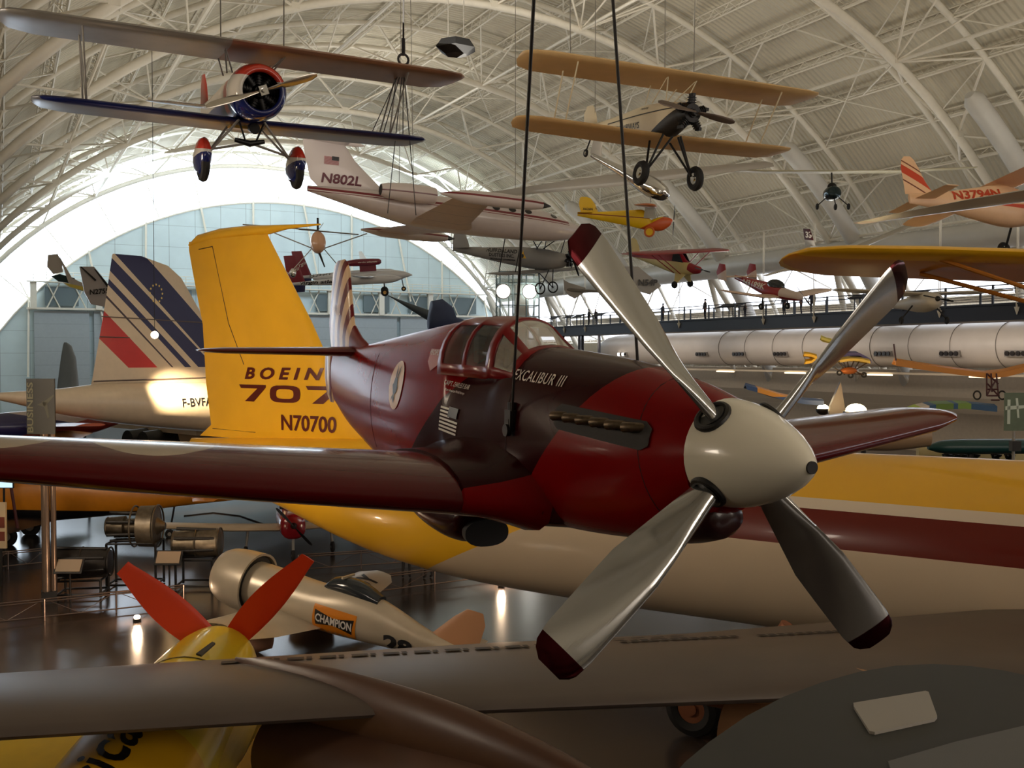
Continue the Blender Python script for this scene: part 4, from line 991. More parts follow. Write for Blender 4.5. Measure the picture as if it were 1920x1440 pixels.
for z, txt, w, x, h in ((.28, 'HUFF.DALAND', 2.55, -6.45, .26), (-.02, 'DUSTERS INC.', 2.1, -6.2, .24), (-.24, 'MONROE - LOUISIANA', 2.1, -6.1, .12)):
    decal('lettering', text_geo(txt, .03), BKM, D, (x, -.6, z), (w, 0, -.05), (0, 0, h), (0, -1, 0), DB, .02, .3)
decal('emblem_badge', poly_geo([(.5, 1), (.62, .6), (1, .1), (0, .1), (.38, .6)]), mat('badge_yellow', (226, 176, 40), rough=.5), D, (-3.75, -.6, -.12), (.62, 0, 0), (0, 0, .62), (0, -1, 0), DB, .02, .3)
decal('emblem_figure', ellipse_geo(.5, .35, .16, .22), BKM, D, (-3.75, -.6, -.12), (.62, 0, 0), (0, 0, .62), (0, -1, 0), DB, .03, .3)

# --- red and cream high-wing monoplane
H_ROT = att(-72.9, -11.7, 5.8); HP = Vector((43.7, 57.24, 13.49))
H = thing('high_wing_monoplane', 'red and cream high-wing light plane with fat wheels', 'airplane', HP, H_ROT)
HRD = (140, 26, 36); HCR = (206, 190, 132)
M_HB = mat('cub_body', HCR, rough=.4, noise=.05, regions=[([('p', -.06, 0, 1, .42)], HRD), ([('p', .5, 0, 1, -.62), ('p', 1, 0, 0, -1.0), ('p', 0, 0, 1, -.35)], HRD)])
c = MB(); body_loft(c, [(0, .05, -.1, .06), (-.15, .18, -.28, .25), (-.8, .28, -.46, .34, 2.5), (-1.5, .5, -.62, .38, 2.8), (-2.0, .95, -.62, .38, 2.8), (-3.0, .9, -.5, .34, 2.6), (-4.6, .5, -.22, .2), (-6.6, .35, .1, .04)], 22); c.build('fuselage', M_HB, H, ang=55)
biwing((1.6,), -1.25, 5.35, 1.0, mat('wing_red', HRD, rough=.35, noise=.05), None, H, th=.11)
c = MB(); wing(c, [(-5.6, .3, 1.0, 0, .06), (-5.8, .9, .9, 0, .07), (-6.05, 1.3, .6, 0, .07), (-6.3, 1.42, .25, 0, .05)], lat=(0, 0, 1), n=6); c.build('fin', mat('cream_fin', HCR, rough=.4), H)
for s in (-1, 1):
    st = [(-5.5, s * .05, 1.0, .32, .06), (-5.7, s * 1.1, .8, .32, .06), (-5.95, s * 1.45, .3, .32, .05)]; c = MB(); wing(c, st if s > 0 else st[::-1], n=6, camber=0); c.build('tailplane', mat('wing_red'), H)
    c = MB(); wheel(c, (-1.5, s * .9, -1.25), (0, 1, 0), .26, .22); c.build('wheel', [M_TYRE, M_TYRE], H)
    c = MB(); c.plate([(-1.1, s * .3, -.5), (-2.0, s * .3, -.5), (-1.6, s * .85, -1.15), (-1.4, s * .85, -1.15)], (0, 1, .6 * s), .04); c.build('gear_leg', mat('cream_fin'), H)
    vstruts(H, [((-1.5, s * .36, -.5), (-1.6, s * 3.0, .96)), ((-2.1, s * .36, -.5), (-2.4, s * 3.0, .96))], .035, mat('wing_red'), 'wing_strut')
    c = MB(); c.plate([(-1.35, s * .395, .32), (-2.35, s * .395, .32), (-2.3, s * .395, .86), (-1.75, s * .395, .86)], (0, 1, 0), .02); c.build('window', mat('cabin_glass', (40, 44, 48), rough=.12), H)
c = MB(); prop2(c, .1, .95, 78, .14); c.cyl((0, 0, 0), (.16, 0, 0), .07, .03, 10); c.build('propeller', M_BLK, H)

# --- red and white low-wing monoplane
E_ROT = att(-85.0, -11.0, 2.7); EP = Vector((43.96, 47.53, 11.15))
E_ = thing('low_wing_monoplane', 'small red and white low-wing plane with lettering N3199K in front of walkway', 'airplane', EP, E_ROT)
M_EB = mat('low_wing_body', (204, 186, 176), rough=.3, coat=.3, regions=[([('p', -.1, 0, -1, -.20), ('p', -1, 0, 0, 1.6)], (150, 26, 34)), ([('p', 0, 0, -1, .22)], (150, 26, 34))])
c = MB(); body_loft(c, [(0, -.05, -.15, .08), (-.2, .12, -.32, .28), (-1.2, .25, -.42, .42, 2.3), (-1.9, .34, -.42, .46, 2.3), (-3.2, .48, -.36, .42), (-4.6, .52, -.02, .24), (-6.0, .55, .3, .05)], 22); EB = c.bvh(); c.build('fuselage', M_EB, E_, ang=55)
c = MB(); c.ball((-2.3, 0, .3), .6, (1.25, .62, .75), 16, 8); c.build('canopy', mat('cabin_glass'), E_)
full = [(-1.5, 0, 1.55, -.3, .12), (-1.5, 1.6, 1.5, -.28, .12), (-1.55, 4.3, 1.3, .05, .11), (-1.8, 4.6, .7, .1, .08)]
c = MB(); wing(c, [(x, -y, ch, z, t) for x, y, ch, z, t in reversed(full)] + full[1:], n=8); c.build('wing', mat('low_wing_cream', (206, 176, 154), rough=.35), E_, ang=60)
c = MB(); wing(c, [(-5.2, 0, .9, .5, .07), (-5.25, 1.35, .75, .5, .07)], n=6, camber=0); wing(c, [(-5.25, 0, .75, .5, .07), (-5.2, -1.35, .9, .5, .07)], n=6, camber=0); c.build('tailplane', mat('low_wing_cream'), E_)
for s in (-1, 1):
    c = MB(); wing(c, [(-5.3, .25, .8, s * 1.35, .07), (-5.4, .7, .95, s * 1.35, .07), (-5.6, 1.3, .55, s * 1.35, .07)], lat=(0, 0, 1), n=6); c.build('fin', mat('fin_red_white', (206, 186, 176), rough=.3, regions=[([('p', -.6, 0, 1, 4.25)], (150, 26, 34))]), E_)
    c = MB(); wheel(c, (-2.2, s * 1.15, -.95), (0, 1, 0), .22, .16); c.bar((-2.2, s * 1.1, -.9), (-2.2, s * 1.1, -.2), .05, 6); c.build('wheel', [M_TYRE, M_CHR], E_)
decal('registration_lettering', text_geo('N3199K', .03), mat('white_lettering'), E_, (-5.0, -.5, .08), (2.2, 0, -.06), (0, 0, .36), (0, -1, 0), EB, .02, .2)
c = MB(); prop2(c, .1, .9, 50, .12); c.build('propeller', M_BLK, E_)

# --- yellow tail-dragger with orange nose
Y_ROT = att(-34.6, -3.5, 7.6); YP = at(1261, 414, 61.6)
Y = thing('bathtub_monoplane', 'small yellow high-wing plane with orange nose and yellow wheel discs', 'airplane', YP, Y_ROT)
YY = (226, 184, 22); YO = (196, 84, 34)
M_YB = mat('bathtub_yellow', YY, rough=.35, noise=.03, regions=[([('p', .55, 0, -1, -.52 + .0)], YO), ([('p', .03, 0, 1, .02), ('p', -.03, 0, -1, -.08), ('p', -1, 0, 0, 1.3)], (130, 50, 20))])
c = MB(); body_loft(c, [(0, .06, -.06, .05), (-.12, .14, -.3, .16), (-.6, .22, -.62, .28, 2.5), (-1.1, .10, -.66, .32, 2.8), (-1.3, .0, -.64, .32, 2.8), (-1.75, .55, -.6, .30, 2.8), (-2.4, .55, -.48, .26, 2.6), (-4.2, .38, -.2, .14), (-5.8, .28, .05, .03)], 20); YB = c.bvh(); c.build('fuselage', M_YB, Y, ang=55)
c = MB(); wing(c, [(-4.5, .25, 1.1, 0, .05), (-4.75, .8, 1.0, 0, .06), (-5.05, 1.15, .65, 0, .06), (-5.3, 1.22, .3, 0, .05)], lat=(0, 0, 1), n=6); YF = c.bvh(); c.build('fin', mat('bathtub_fin', YY, rough=.35), Y)
biwing((1.3,), -1.0, 5.4, .82, mat('wing_orange_brown', (176, 96, 44), rough=.4), None, Y, th=.13)
for s in (-1, 1):
    c = MB(); wheel(c, (-1.35, s * .42, -.72), (0, 1, 0), .33, .13); c.build('wheel', [mat('tyre_orange', (190, 96, 30), rough=.6), mat('disc_yellow', YY, rough=.3)], Y)
    vstruts(Y, [((-1.35, s * .4, -.72), (-1.2, s * .3, -.5)), ((-1.3, s * .3, .3), (-1.3, s * .2, .82)), ((-.9, s * .2, .15), (-1.15, s * .2, .82)), ((-1.4, 0, .9), (-1.4, s * .25, 1.35))], .025, M_STRUTG, 'strut')
    st = [(-4.9, s * .05, .9, .3, .05), (-5.1, s * 1.1, .5, .3, .05)]; c = MB(); wing(c, st if s > 0 else st[::-1], n=6, camber=0); c.build('tailplane', mat('bathtub_fin'), Y)
c = MB(); c.plate([(-1.0, -.33, .08), (-1.75, -.32, .1), (-1.7, -.28, .75), (-1.15, -.28, .75)], (0, 1, 0), .02); c.build('side_window', mat('clear_pane', (180, 178, 168), rough=.2, alpha=.6), Y)
c = MB(); prop2(c, .08, .95, 4, .12); c.build('propeller', M_BLK, Y)
decal('registration_lettering', text_geo('X626N', .02), BKM, Y, (-5.5, -.2, .42), (.62, 0, 0), (0, 0, .15), (0, -1, 0), YF, .02, .2)
decal('emblem', poly_geo([(0, 1), (.5, .35), (1, 1), (.75, .2), (.25, .2)]), mat('maroon_letters'), Y, (-4.75, -.2, .42), (.42, 0, 0), (0, 0, .2), (0, -1, 0), YF, .02, .2)

# --- round-the-world jet with twin booms
V_ROT = att(-19.7, 3.7, 8.4); VP = Vector((27.13, 69.95, 13.46))
Vv = thing('long_range_jet', 'white twin-boom jet with red engine pod and slender wings', 'airplane', VP, V_ROT)
VW = (196, 198, 204); M_VW = mat('globe_white', VW, rough=.3, coat=.2)
c = MB(); body_loft(c, [(0, .0, -.06, .03), (-.6, .28, -.22, .28), (-1.5, .42, -.5, .42), (-3.5, .42, -.5, .44), (-5.5, .35, -.3, .32), (-7.2, .2, 0, .05)], 22); c.build('fuselage', M_VW, Vv, ang=60)
c = MB(); body_loft(c, [(-2.2, 1.18, .98, .1), (-2.4, 1.30, .86, .24), (-4.0, 1.34, .82, .27), (-4.9, 1.22, .9, .18)], 18); VN = c.bvh(); c.box((-3.2, 0, .6), (1.2, .12, .6)); c.build('engine_pod', mat('pod_red', (104, 20, 44), rough=.3, coat=.3), Vv, ang=60)
decal('lettering', text_geo('virgin atlantic', .02), WH, Vv, (-3.9, -.4, 1.03), (1.4, 0, 0), (0, 0, .13), (0, -1, 0), VN, .02, .2)
full = [(-2.6, 0, 1.3, .1, .12), (-2.7, 3.4, 1.1, .22, .12), (-3.3, 10, .6, .7, .11), (-3.8, 15.5, .3, 1.2, .1)]
c = MB(); wing(c, [(x, -y, ch, z, t) for x, y, ch, z, t in reversed(full)] + full[1:], n=8); c.build('wing', M_VW, Vv, ang=60)
for s in (-1, 1):
    c = MB(); body_loft(c, [(-.9, .1, 0, .04), (-1.6, .3, -.22, .24), (-4, .34, -.26, .26), (-7, .2, -.14, .16), (-9.4, .1, -.02, .04)], 18)
    c.v = [(x, y + s * 3.4, z) for x, y, z in c.v]; bv = c.bvh(); bo_ = c.build('boom', M_VW, Vv, ang=60)
    c = MB(); wing(c, [(-7.6, -.55, .9, s * 3.4, .08), (-7.5, .1, 1.2, s * 3.4, .08), (-8.1, 2.0, .75, s * 3.4, .08)], lat=(0, 0, 1), n=7); tv = c.bvh()
    c.build('tail_fin', mat('tail_red_blue', (120, 18, 40), rough=.3, regions=[([('p', 0, 0, -1, -.12)], (26, 28, 78))]), Vv, ang=60)
    decal('lettering', text_geo('virgin', .0, .3), WH, Vv, (-8.6, s * 3.4 - .3, .62), (.9, 0, .35), (-.1, 0, .30), (0, -1, 0), tv, .02, .2)
    decal('lettering', text_geo('virgin atlantic', .03, .15), BKM, Vv, (-7.9 if s < 0 else -5.7, s * 3.4 - .4, -.10), (3.1, 0, 0), (0, 0, .30), (0, -1, 0), bv, .02, .2)
    c = MB(); wheel(c, (-2.1, s * 1.0 - .1, -1.1), (0, 1, 0), .28, .18); c.bar((-2.1, s * 1.0, -1.0), (-2.1, s * .6, .1), .05, 6); c.build('wheel', [M_TYRE, M_CHR], Vv)
c = MB(); wheel(c, (-.7, 0, -1.0), (0, 1, 0), .18, .12); c.bar((-.7, 0, -.95), (-.8, 0, -.2), .04, 6); c.build('nose_wheel', [M_TYRE, M_CHR], Vv)
decal('registration_lettering', text_geo('N277SF', .0), BKM, Vv, (-7.6, 3.0, .02), (1.6, 0, 0), (0, 0, .2), (0, -1, 0), None, .02, .3)

# --- white and red light plane at the right edge, warm light from below put into its colours
N_ROT = att(-6.6, 1.2, -11.3); NP = Vector((36.77, 25.82, 13.28))
Nn = thing('striped_light_plane', 'cream light plane with orange-red striped rounded tail at right edge', 'airplane', NP, N_ROT)
NC = (232, 190, 150); NR_ = (200, 66, 30)
M_NB = mat('striped_body', NC, rough=.4, noise=.03, regions=[([('p', .10, 0, 1, -.52), ('p', -.02, 0, -1, .18), ('p', 1, 0, 0, -4.8)], NR_)])
c = MB(); body_loft(c, [(0, .1, -.2, .1), (-.3, .25, -.5, .35), (-1.5, .4, -.75, .5, 2.4), (-2.6, .75, -.85, .52, 2.4), (-4.0, .62, -.62, .42, 2.2), (-5.5, .42, -.3, .25), (-7.1, .3, -.08, .05)], 24); NBv = c.bvh(); c.build('fuselage', M_NB, Nn, ang=60)
c = MB(); wing(c, [(-5.9, .28, 1.35, 0, .05), (-6.25, .8, 1.0, 0, .07), (-6.45, 1.3, .82, 0, .07), (-6.6, 1.6, .6, 0, .06), (-6.75, 1.74, .3, 0, .05)], lat=(0, 0, 1), n=9)
c.build('fin', mat('striped_fin', NC, rough=.4, regions=[([('p', .55, 0, 1, -2.88), ('p', -.55, 0, -1, 2.55)], NR_), ([('p', .55, 0, 1, -3.18), ('p', -.55, 0, -1, 3.12)], (110, 50, 30)), ([('p', .55, 0, 1, -2.42), ('p', -.55, 0, -1, 2.36)], (120, 60, 30))]), Nn, ang=60)
for s in (-1, 1):
    st = [(-6.0, s * .05, .9, .1, .06), (-6.2, s * 1.5, .6, .1, .06)]; c = MB(); wing(c, st if s > 0 else st[::-1], n=6, camber=0); c.build('tailplane', mat('striped_tail', NC, rough=.4), Nn)
    vstruts(Nn, [((-2.2, s * .5, -.6), (-2.3, s * 2.9, .85))], .045, mat('striped_tail'), 'wing_strut')
    c = MB(); wheel(c, (-1.8, s * 1.1, -1.4), (0, 1, 0), .3, .2); c.bar((-1.8, s * 1.0, -1.35), (-2.0, s * .4, -.7), .05, 6); c.build('wheel', [M_TYRE, M_CHR], Nn)
biwing((1.6,), -1.5, 5.3, .9, mat('striped_tail'), None, Nn, th=.12)
decal('registration_lettering', text_geo('N3794N', .03, .1), mat('orange_letters', (186, 60, 26), rough=.4), Nn, (-5.3, -.5, .02), (2.1, 0, .08), (0, 0, .38), (0, -1, 0), NBv, .02, .2)

# --- big yellow wing of a light plane hanging at the right
C_ROT = att(-121, 9, -1.5); CP = at(2300, 484, 15)
Cc = thing('yellow_light_plane', 'bright yellow light plane whose long wing reaches in at right', 'airplane', CP, C_ROT); Cc.scale = (1.18,) * 3
M_CY = mat('cub_yellow', (222, 168, 20), rough=.35, noise=.04, coat=.2, regions=[([('p', -1, 0, -.5, .35), ('p', 0, 0, -1, -.06)], (206, 128, 22))])  # shade of the underside painted as a darker orange
full = [(0, 0, 1.6, .0, .12), (0, 3.6, 1.6, .05, .12), (-.05, 4.6, 1.5, .06, .12), (-.2, 5.1, 1.15, .07, .11), (-.45, 5.3, .65, .07, .09), (-.65, 5.36, .25, .07, .06)]
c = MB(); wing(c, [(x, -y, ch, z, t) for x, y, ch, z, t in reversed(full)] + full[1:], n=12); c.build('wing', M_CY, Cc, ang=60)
c = MB(); body_loft(c, [(1.3, -.5, -.7, .1), (1.0, -.3, -.95, .32), (.0, -.02, -1.15, .36, 2.8), (-1.6, -.02, -1.1, .34, 2.6), (-3.5, -.35, -.85, .2), (-5.4, -.5, -.65, .03)], 20); c.build('fuselage', mat('cub_plain', (222, 168, 20), rough=.35), Cc, ang=60)
for s in (-1, 1):
    vstruts(Cc, [((-.3, s * 3.4, .0), (-.2, s * .36, -1.05)), ((-1.1, s * 3.4, 0), (-.3, s * .36, -1.05))], .03, mat('strut_amber', (170, 104, 30), rough=.4), 'wing_strut')
    c = MB(); wheel(c, (-.1, s * .9, -1.9), (0, 1, 0), .24, .2); c.bar((-.1, s * .8, -1.8), (-.1, s * .3, -1.1), .04, 6); c.build('wheel', [M_TYRE, M_TYRE], Cc)
c = MB(); wing(c, [(-4.4, -.6, 1.0, 0, .06), (-4.7, .3, .6, 0, .06)], lat=(0, 0, 1), n=6); c.build('fin', mat('cub_plain'), Cc)

# --- sailplane numbered 33 and a second sailplane wing nearer
G_ROT = att(-87.9, -9.4, 18.3); GP = Vector((51.85, 48.63, 14.19))
G = thing('sailplane', 'slender white sailplane with dark tail numbered 33', 'glider', GP, G_ROT)
M_GW = mat('glider_white', (178, 172, 164), rough=.25, coat=.3)
c = MB(); body_loft(c, [(.3, 0, -.1, .03), (-.2, .2, -.3, .22), (-1.2, .36, -.42, .3), (-2.2, .32, -.34, .26), (-3.4, .14, -.1, .12), (-6.9, .1, -.02, .04)], 18); c.build('fuselage', M_GW, G, ang=60)
c = MB(); c.ball((-1.0, 0, .22), .5, (1.3, .45, .45), 14, 7); c.build('canopy', mat('pale_canopy', (150, 150, 146), rough=.08), G)
full = [(-1.7, 0, .95, .28, .13), (-1.75, 4, .8, .42, .13), (-1.95, 8.2, .42, .66, .12)]
c = MB(); wing(c, [(x, -y, ch, z, t) for x, y, ch, z, t in reversed(full)] + full[1:], n=7); c.build('wing', M_GW, G, ang=60)
c = MB(); wing(c, [(-6.0, .1, 1.0, 0, .07), (-6.35, 1.3, .7, 0, .07)], lat=(0, 0, 1), n=6); gv = c.bvh(); c.build('fin', mat('glider_fin', (178, 172, 164), rough=.3, regions=[([('p', 0, 0, 1, .5)], (66, 26, 30))]), G)
decal('number', text_geo('33', .04, .1), WH, G, (-6.85, -.2, .66), (.62, 0, 0), (0, 0, .46), (0, -1, 0), gv, .02, .2)
c = MB(); wing(c, [(-6.3, -1.2, .5, .1, .07), (-6.2, 0, .6, .1, .07), (-6.3, 1.2, .5, .1, .07)], n=6, camber=0); c.build('tailplane', M_GW, G)
q0 = at(1608, 419, 26); q1 = q0 + (at(1920, 370, 20) - q0) * 1.55
dv = (q1 - q0); hd = math.degrees(math.atan2(-dv.y, -dv.x)) - 90
W = thing('grey_sailplane', 'grey sailplane wing with red tip crossing in front of the striped light plane', 'glider', q1, att(hd, 0, math.degrees(math.atan2(-dv.z, math.hypot(dv.x, dv.y)))))
Lw = dv.length
full = [(.5, 0, 1.25, .0, .16), (.46, Lw * .45, 1.1, .02, .15), (.34, Lw * .8, .72, .02, .13), (.2, Lw, .34, .0, .1)]
c = MB(); wing(c, full, n=9); c.build('wing', mat('grey_glider', (150, 146, 138), rough=.3, coat=.2, regions=[([('p', 0, 1, 0, Lw * .93)], (150, 50, 44))]), W, ang=60)
c = MB(); body_loft(c, [(-1.6, -.1, -.2, .03), (-1.0, .25, -.45, .24), (0, .35, -.5, .28), (1.0, .22, -.3, .2), (5, .1, -.05, .05)], 18); c.build('fuselage', mat('grey_glider2', (150, 146, 138), rough=.3), W, ang=60)

# --- polished metal sailplane pod with long thin wing behind the cream biplane
S = thing('metal_sailplane', 'polished silver sailplane nose-down below the cream biplane with long thin grey wing', 'glider', at(1196, 338, 40), att(-60, -30, 12))
c = MB(); body_loft(c, [(1.5, .1, -.1, .08), (1.3, .3, -.28, .25), (.6, .42, -.38, .34), (-.6, .26, -.22, .2), (-2.4, .1, -.08, .08)], 16); c.build('fuselage', mat('polished_metal', (206, 206, 206), rough=.12, metal=1.0, bump=.3, bscale=5), S, ang=60)
c = MB(); wing(c, [(-1.9, .05, .6, 0, .06), (-2.2, .9, .4, 0, .06)], lat=(0, 0, 1), n=6); c.build('fin', M_STRUTG, S)
iv = S.matrix_world.inverted(); a, b = iv @ at(905, 369, 44), iv @ at(1445, 309, 37)
c = MB(); c.loft([[p + Vector((dx * k, 0, dz)) for dx, dz in ((.30, .0), (.1, .09), (-.5, .03), (-.5, -.02), (.1, -.07))] for p, k in ((a, .5), (a.lerp(b, .5), 1.2), (b, .5))]); c.build('wing', mat('grey_glider'), S, ang=50)

# --- small dark gyro-like pod under a very long pale wing, far right
U = thing('motor_glider', 'tiny dark pod with three wheels under a very long pale wing', 'glider', at(1560, 362, 62), att(-117, 0, 0))
c = MB(); body_loft(c, [(.8, -.1, -.3, .1), (.5, .35, -.45, .42), (-.4, .4, -.45, .45), (-1.2, .1, -.2, .1)], 16); c.build('pod', mat('dark_teal_pod', (40, 56, 62), rough=.15, metal=.6), U, ang=60)
c = MB(); c.ball((0, 0, .35), .3, (.7, 1, 1), 10, 6); c.cyl((0, 0, .3), (-.1, 0, 1.25), .05, n=6); c.build('engine', M_BLK, U)
for x, y in ((.2, -.95), (.2, .95), (.7, 0)):
    c = MB(); wheel(c, (x, y, -.85 if y else -.95), (0, 1, 0), .2, .14); c.bar((x, y, -.8), (x * .5, y * .3, -.2), .035, 5); c.build('wheel', [M_TYRE, M_TYRE], U)
full = [(.3, 0, 1.0, 1.3, .12), (.28, 4, .95, 1.32, .12), (.2, 8.8, .6, 1.55, .11)]
c = MB(); wing(c, [(x, -y, ch, z, t) for x, y, ch, z, t in reversed(full)] + full[1:], n=7); c.build('wing', mat('pale_yellow_wing', (196, 188, 156), rough=.4), U, ang=60)

# --- ultralight helicopter-like pod before the end wall
O = thing('rotor_ultralight', 'small peach-coloured pod slung under long thin rotor wing before end wall', 'helicopter', at(596, 455, 66), att(-100, 0, 0))
c = MB(); body_loft(c, [(.9, -.05, -.2, .05), (.6, .5, -.6, .4), (0, .75, -.72, .5), (-.8, .4, -.5, .35), (-1.6, .1, -.1, .05)], 16); c.build('pod', mat('peach_pod', (206, 160, 128), rough=.3, coat=.3), O, ang=60)
c = MB(); c.cyl((0, 0, .6), (0, 0, 1.6), .07, n=8); c.cyl((0, .1, -.7), (.3, .4, -1.6), .08, .04, 8); c.build('mast', M_BLK, O)
iv = O.matrix_world.inverted()
for p, q in (((455, 421), (596, 432)), ((596, 432), (606, 419)), ((560, 430), (672, 440))):
    c = MB(); a, b = iv @ at(p[0], p[1], 66), iv @ at(q[0], q[1], 66); c.loft([[x + Vector((dx, 0, dz)) for dx, dz in ((.18, 0), (0, .05), (-.18, 0), (0, -.04))] for x in (a, b)]); c.build('rotor_blade', M_STRUTG, O)
for s in (-1, 1):
    c = MB(); c.bar((0, s * .3, -.4), (0, s * 3.2, .7), .04, 5); c.build('outrigger', M_STRUTG, O)
    c = MB(); c.ball((0, s * 1.6, -2.0), .22, (1, 1, 1.4), 10, 6); c.bar((0, s * 1.6, -1.8), (0, s * .4, -.4), .03, 4); c.build('wheel', M_CHR, O)

# --- black loudspeaker and the rest overhead
k = thing('ceiling_speaker', 'black angular loudspeaker hanging high in the middle', 'speaker', at(855, 92, 24))
c = MB(); c.loft([[Vector((x * k_, y * k_, z)) for x, y in ((-.52, 0), (-.2, .42), (.32, .36), (.5, 0), (.32, -.36), (-.2, -.42))] for z, k_ in ((-.14, .55), (0, 1), (.2, .72))]); c.build('cabinet', mat('speaker_black', (22, 22, 24), rough=.6), k, ang=20)
c = MB(); c.bar((-.2, 0, .15), (-.2, 0, 10), .012, 4); c.build('drop_wire', M_CABLE, k); c = MB(); c.bar((.2, 0, .15), (.2, 0, 10), .012, 4); c.build('drop_wire', M_CABLE, k)

# --- grey jet nose, dark museum jet beyond the fighter, tail pair on the left
def at_body(o, px, py, d): return o.matrix_world.inverted() @ at(px, py, d)
X = thing('dark_jet_fighter', 'dark grey-blue fighter jet with raised long pointed nose far behind', 'airplane', at(800, 590, 100), att(165, 26, 0))
c = MB(); body_loft(c, [(4.3, .02, -.02, .02), (3.0, .14, -.14, .16), (1.2, .36, -.34, .4), (-.8, .6, -.5, .6), (-3, .6, -.5, .6)], 14); c.build('nose', mat('jet_dark', (70, 78, 84), rough=.5), X, ang=60)
X2 = thing('navy_jet', 'lumpy navy blue aircraft wrapped shape behind the fighter canopy', 'airplane', at(834, 600, 91), att(0, 0, 0))
c = MB(); c.loft([ring(x, zt, zb, w, 14) for x, zt, zb, w in ((-1.6, .3, -.9, .3), (-1.3, 1.7, -1, .6), (-.3, 1.9, -1, .8), (.6, 1.3, -1, .8), (1.0, .3, -1, .7), (3.2, -.3, -1, .4))]); c.build('body', mat('navy_cover', (52, 62, 92), rough=.6, bump=.6, bscale=2), X2, ang=50)
Z = thing('tandem_tail_plane', 'white and green light plane with yellow tail flat against end wall', 'airplane', at(122, 510, 70), att(0, 0, 0))
iv = Z.matrix_world.inverted()
def bd(px, py, d=70): return iv @ at(px, py, d)
c = MB(); c.plate([bd(90, 478), bd(108, 476), bd(116, 492), bd(118, 510), bd(100, 514), bd(88, 500)], (0, -1, 0), .2); c.build('fin', mat('off_white', (196, 186, 176), rough=.4), Z)
c = MB(); c.plate([bd(96, 518), bd(112, 514), bd(140, 522), bd(142, 532), bd(110, 528)], (0, -1, 0), .3); c.build('tailplane', mat('dark_green', (30, 52, 54), rough=.4), Z)
c = MB(); c.plate([bd(112, 482), bd(135, 522), bd(165, 536), bd(165, 546), bd(128, 530)], (0, -1, 0), .5); c.build('fuselage', mat('off_white'), Z)
c = MB(); c.plate([bd(118, 530), bd(165, 540), bd(165, 548), bd(130, 538)], (0, -1, 0), .56); c.build('stripe', mat('yellow_stripe', (222, 200, 90), rough=.4), Z)
Z2 = thing('white_tail_plane', 'white swept tail lettered N275 with black edge stripes beside striped fin', 'airplane', at(180, 535, 62), att(0, 0, 0))
iv = Z2.matrix_world.inverted()
c = MB(); c.plate([bd(149, 500, 62), bd(176, 500, 62), bd(200, 530, 62), bd(206, 560, 62), bd(200, 576, 62), bd(170, 570, 62), bd(158, 548, 62)], (0, -1, 0), .2); c.build('fin', mat('tail_white', (180, 172, 170), rough=.35), Z2)
c = MB(); c.plate([bd(176, 504, 61.8), bd(180, 506, 61.8), bd(204, 535, 61.8), bd(202, 540, 61.8)], (0, -1, 0), .1); c.plate([bd(150, 500, 61.8), bd(153, 500, 61.8), bd(181, 525, 61.8), bd(178, 527, 61.8)], (0, -1, 0), .1); c.build('edge_stripe', BKM, Z2)
a, b, d_ = bd(168, 553, 61.8), bd(204, 550, 61.8), bd(168, 543, 61.8)
decal('lettering', text_geo('N2755', .03), BKM, Z2, a, b - a, d_ - a, (0, -1, 0), None, .06)
# --- small white plane seen end-on behind the yellow wing
Q_ROT = att(-112, 3, 0)
Q = thing('small_white_plane', 'small white plane facing viewer under the yellow wing, before the walkway', 'airplane', at(1758, 560, 50), Q_ROT)
M_QW = mat('hazy_white', (178, 170, 158), rough=.4)
c = MB(); body_loft(c, [(0, .15, -.25, .2), (-.3, .35, -.45, .45), (-1.5, .5, -.55, .5), (-3.5, .35, -.2, .3), (-5.6, .3, .1, .05)], 18); c.build('fuselage', M_QW, Q, ang=60)
full = [(-.9, 0, 1.4, .35, .12), (-.9, 3.2, 1.3, .5, .12), (-1.1, 4.6, .8, .6, .1)]
c = MB(); wing(c, [(x, -y, ch, z, t) for x, y, ch, z, t in reversed(full)] + full[1:], n=7); c.build('wing', M_QW, Q, ang=60)
c = MB(); prop2(c, .1, .8, 80, .14); c.ball((0, 0, 0), .14, (1, 1, 1), 10, 6); c.build('propeller', M_BLK, Q)
c = MB(); wing(c, [(-4.9, .2, .9, 0, .06), (-5.3, 1.1, .5, 0, .06)], lat=(0, 0, 1), n=6); c.build('fin', M_QW, Q)
for y in (-1.2, 1.2):
    c = MB(); wheel(c, (-1.4, y, -.95), (0, 1, 0), .2, .14); c.bar((-1.4, y, -.9), (-1.4, y * .5, -.2), .04, 5); c.build('wheel', [M_TYRE, M_TYRE], Q)
# ---------------------------------------------------------------- things on the floor, left of the jet
def on_floor(px, py): return at_z(px, py, 0.0)
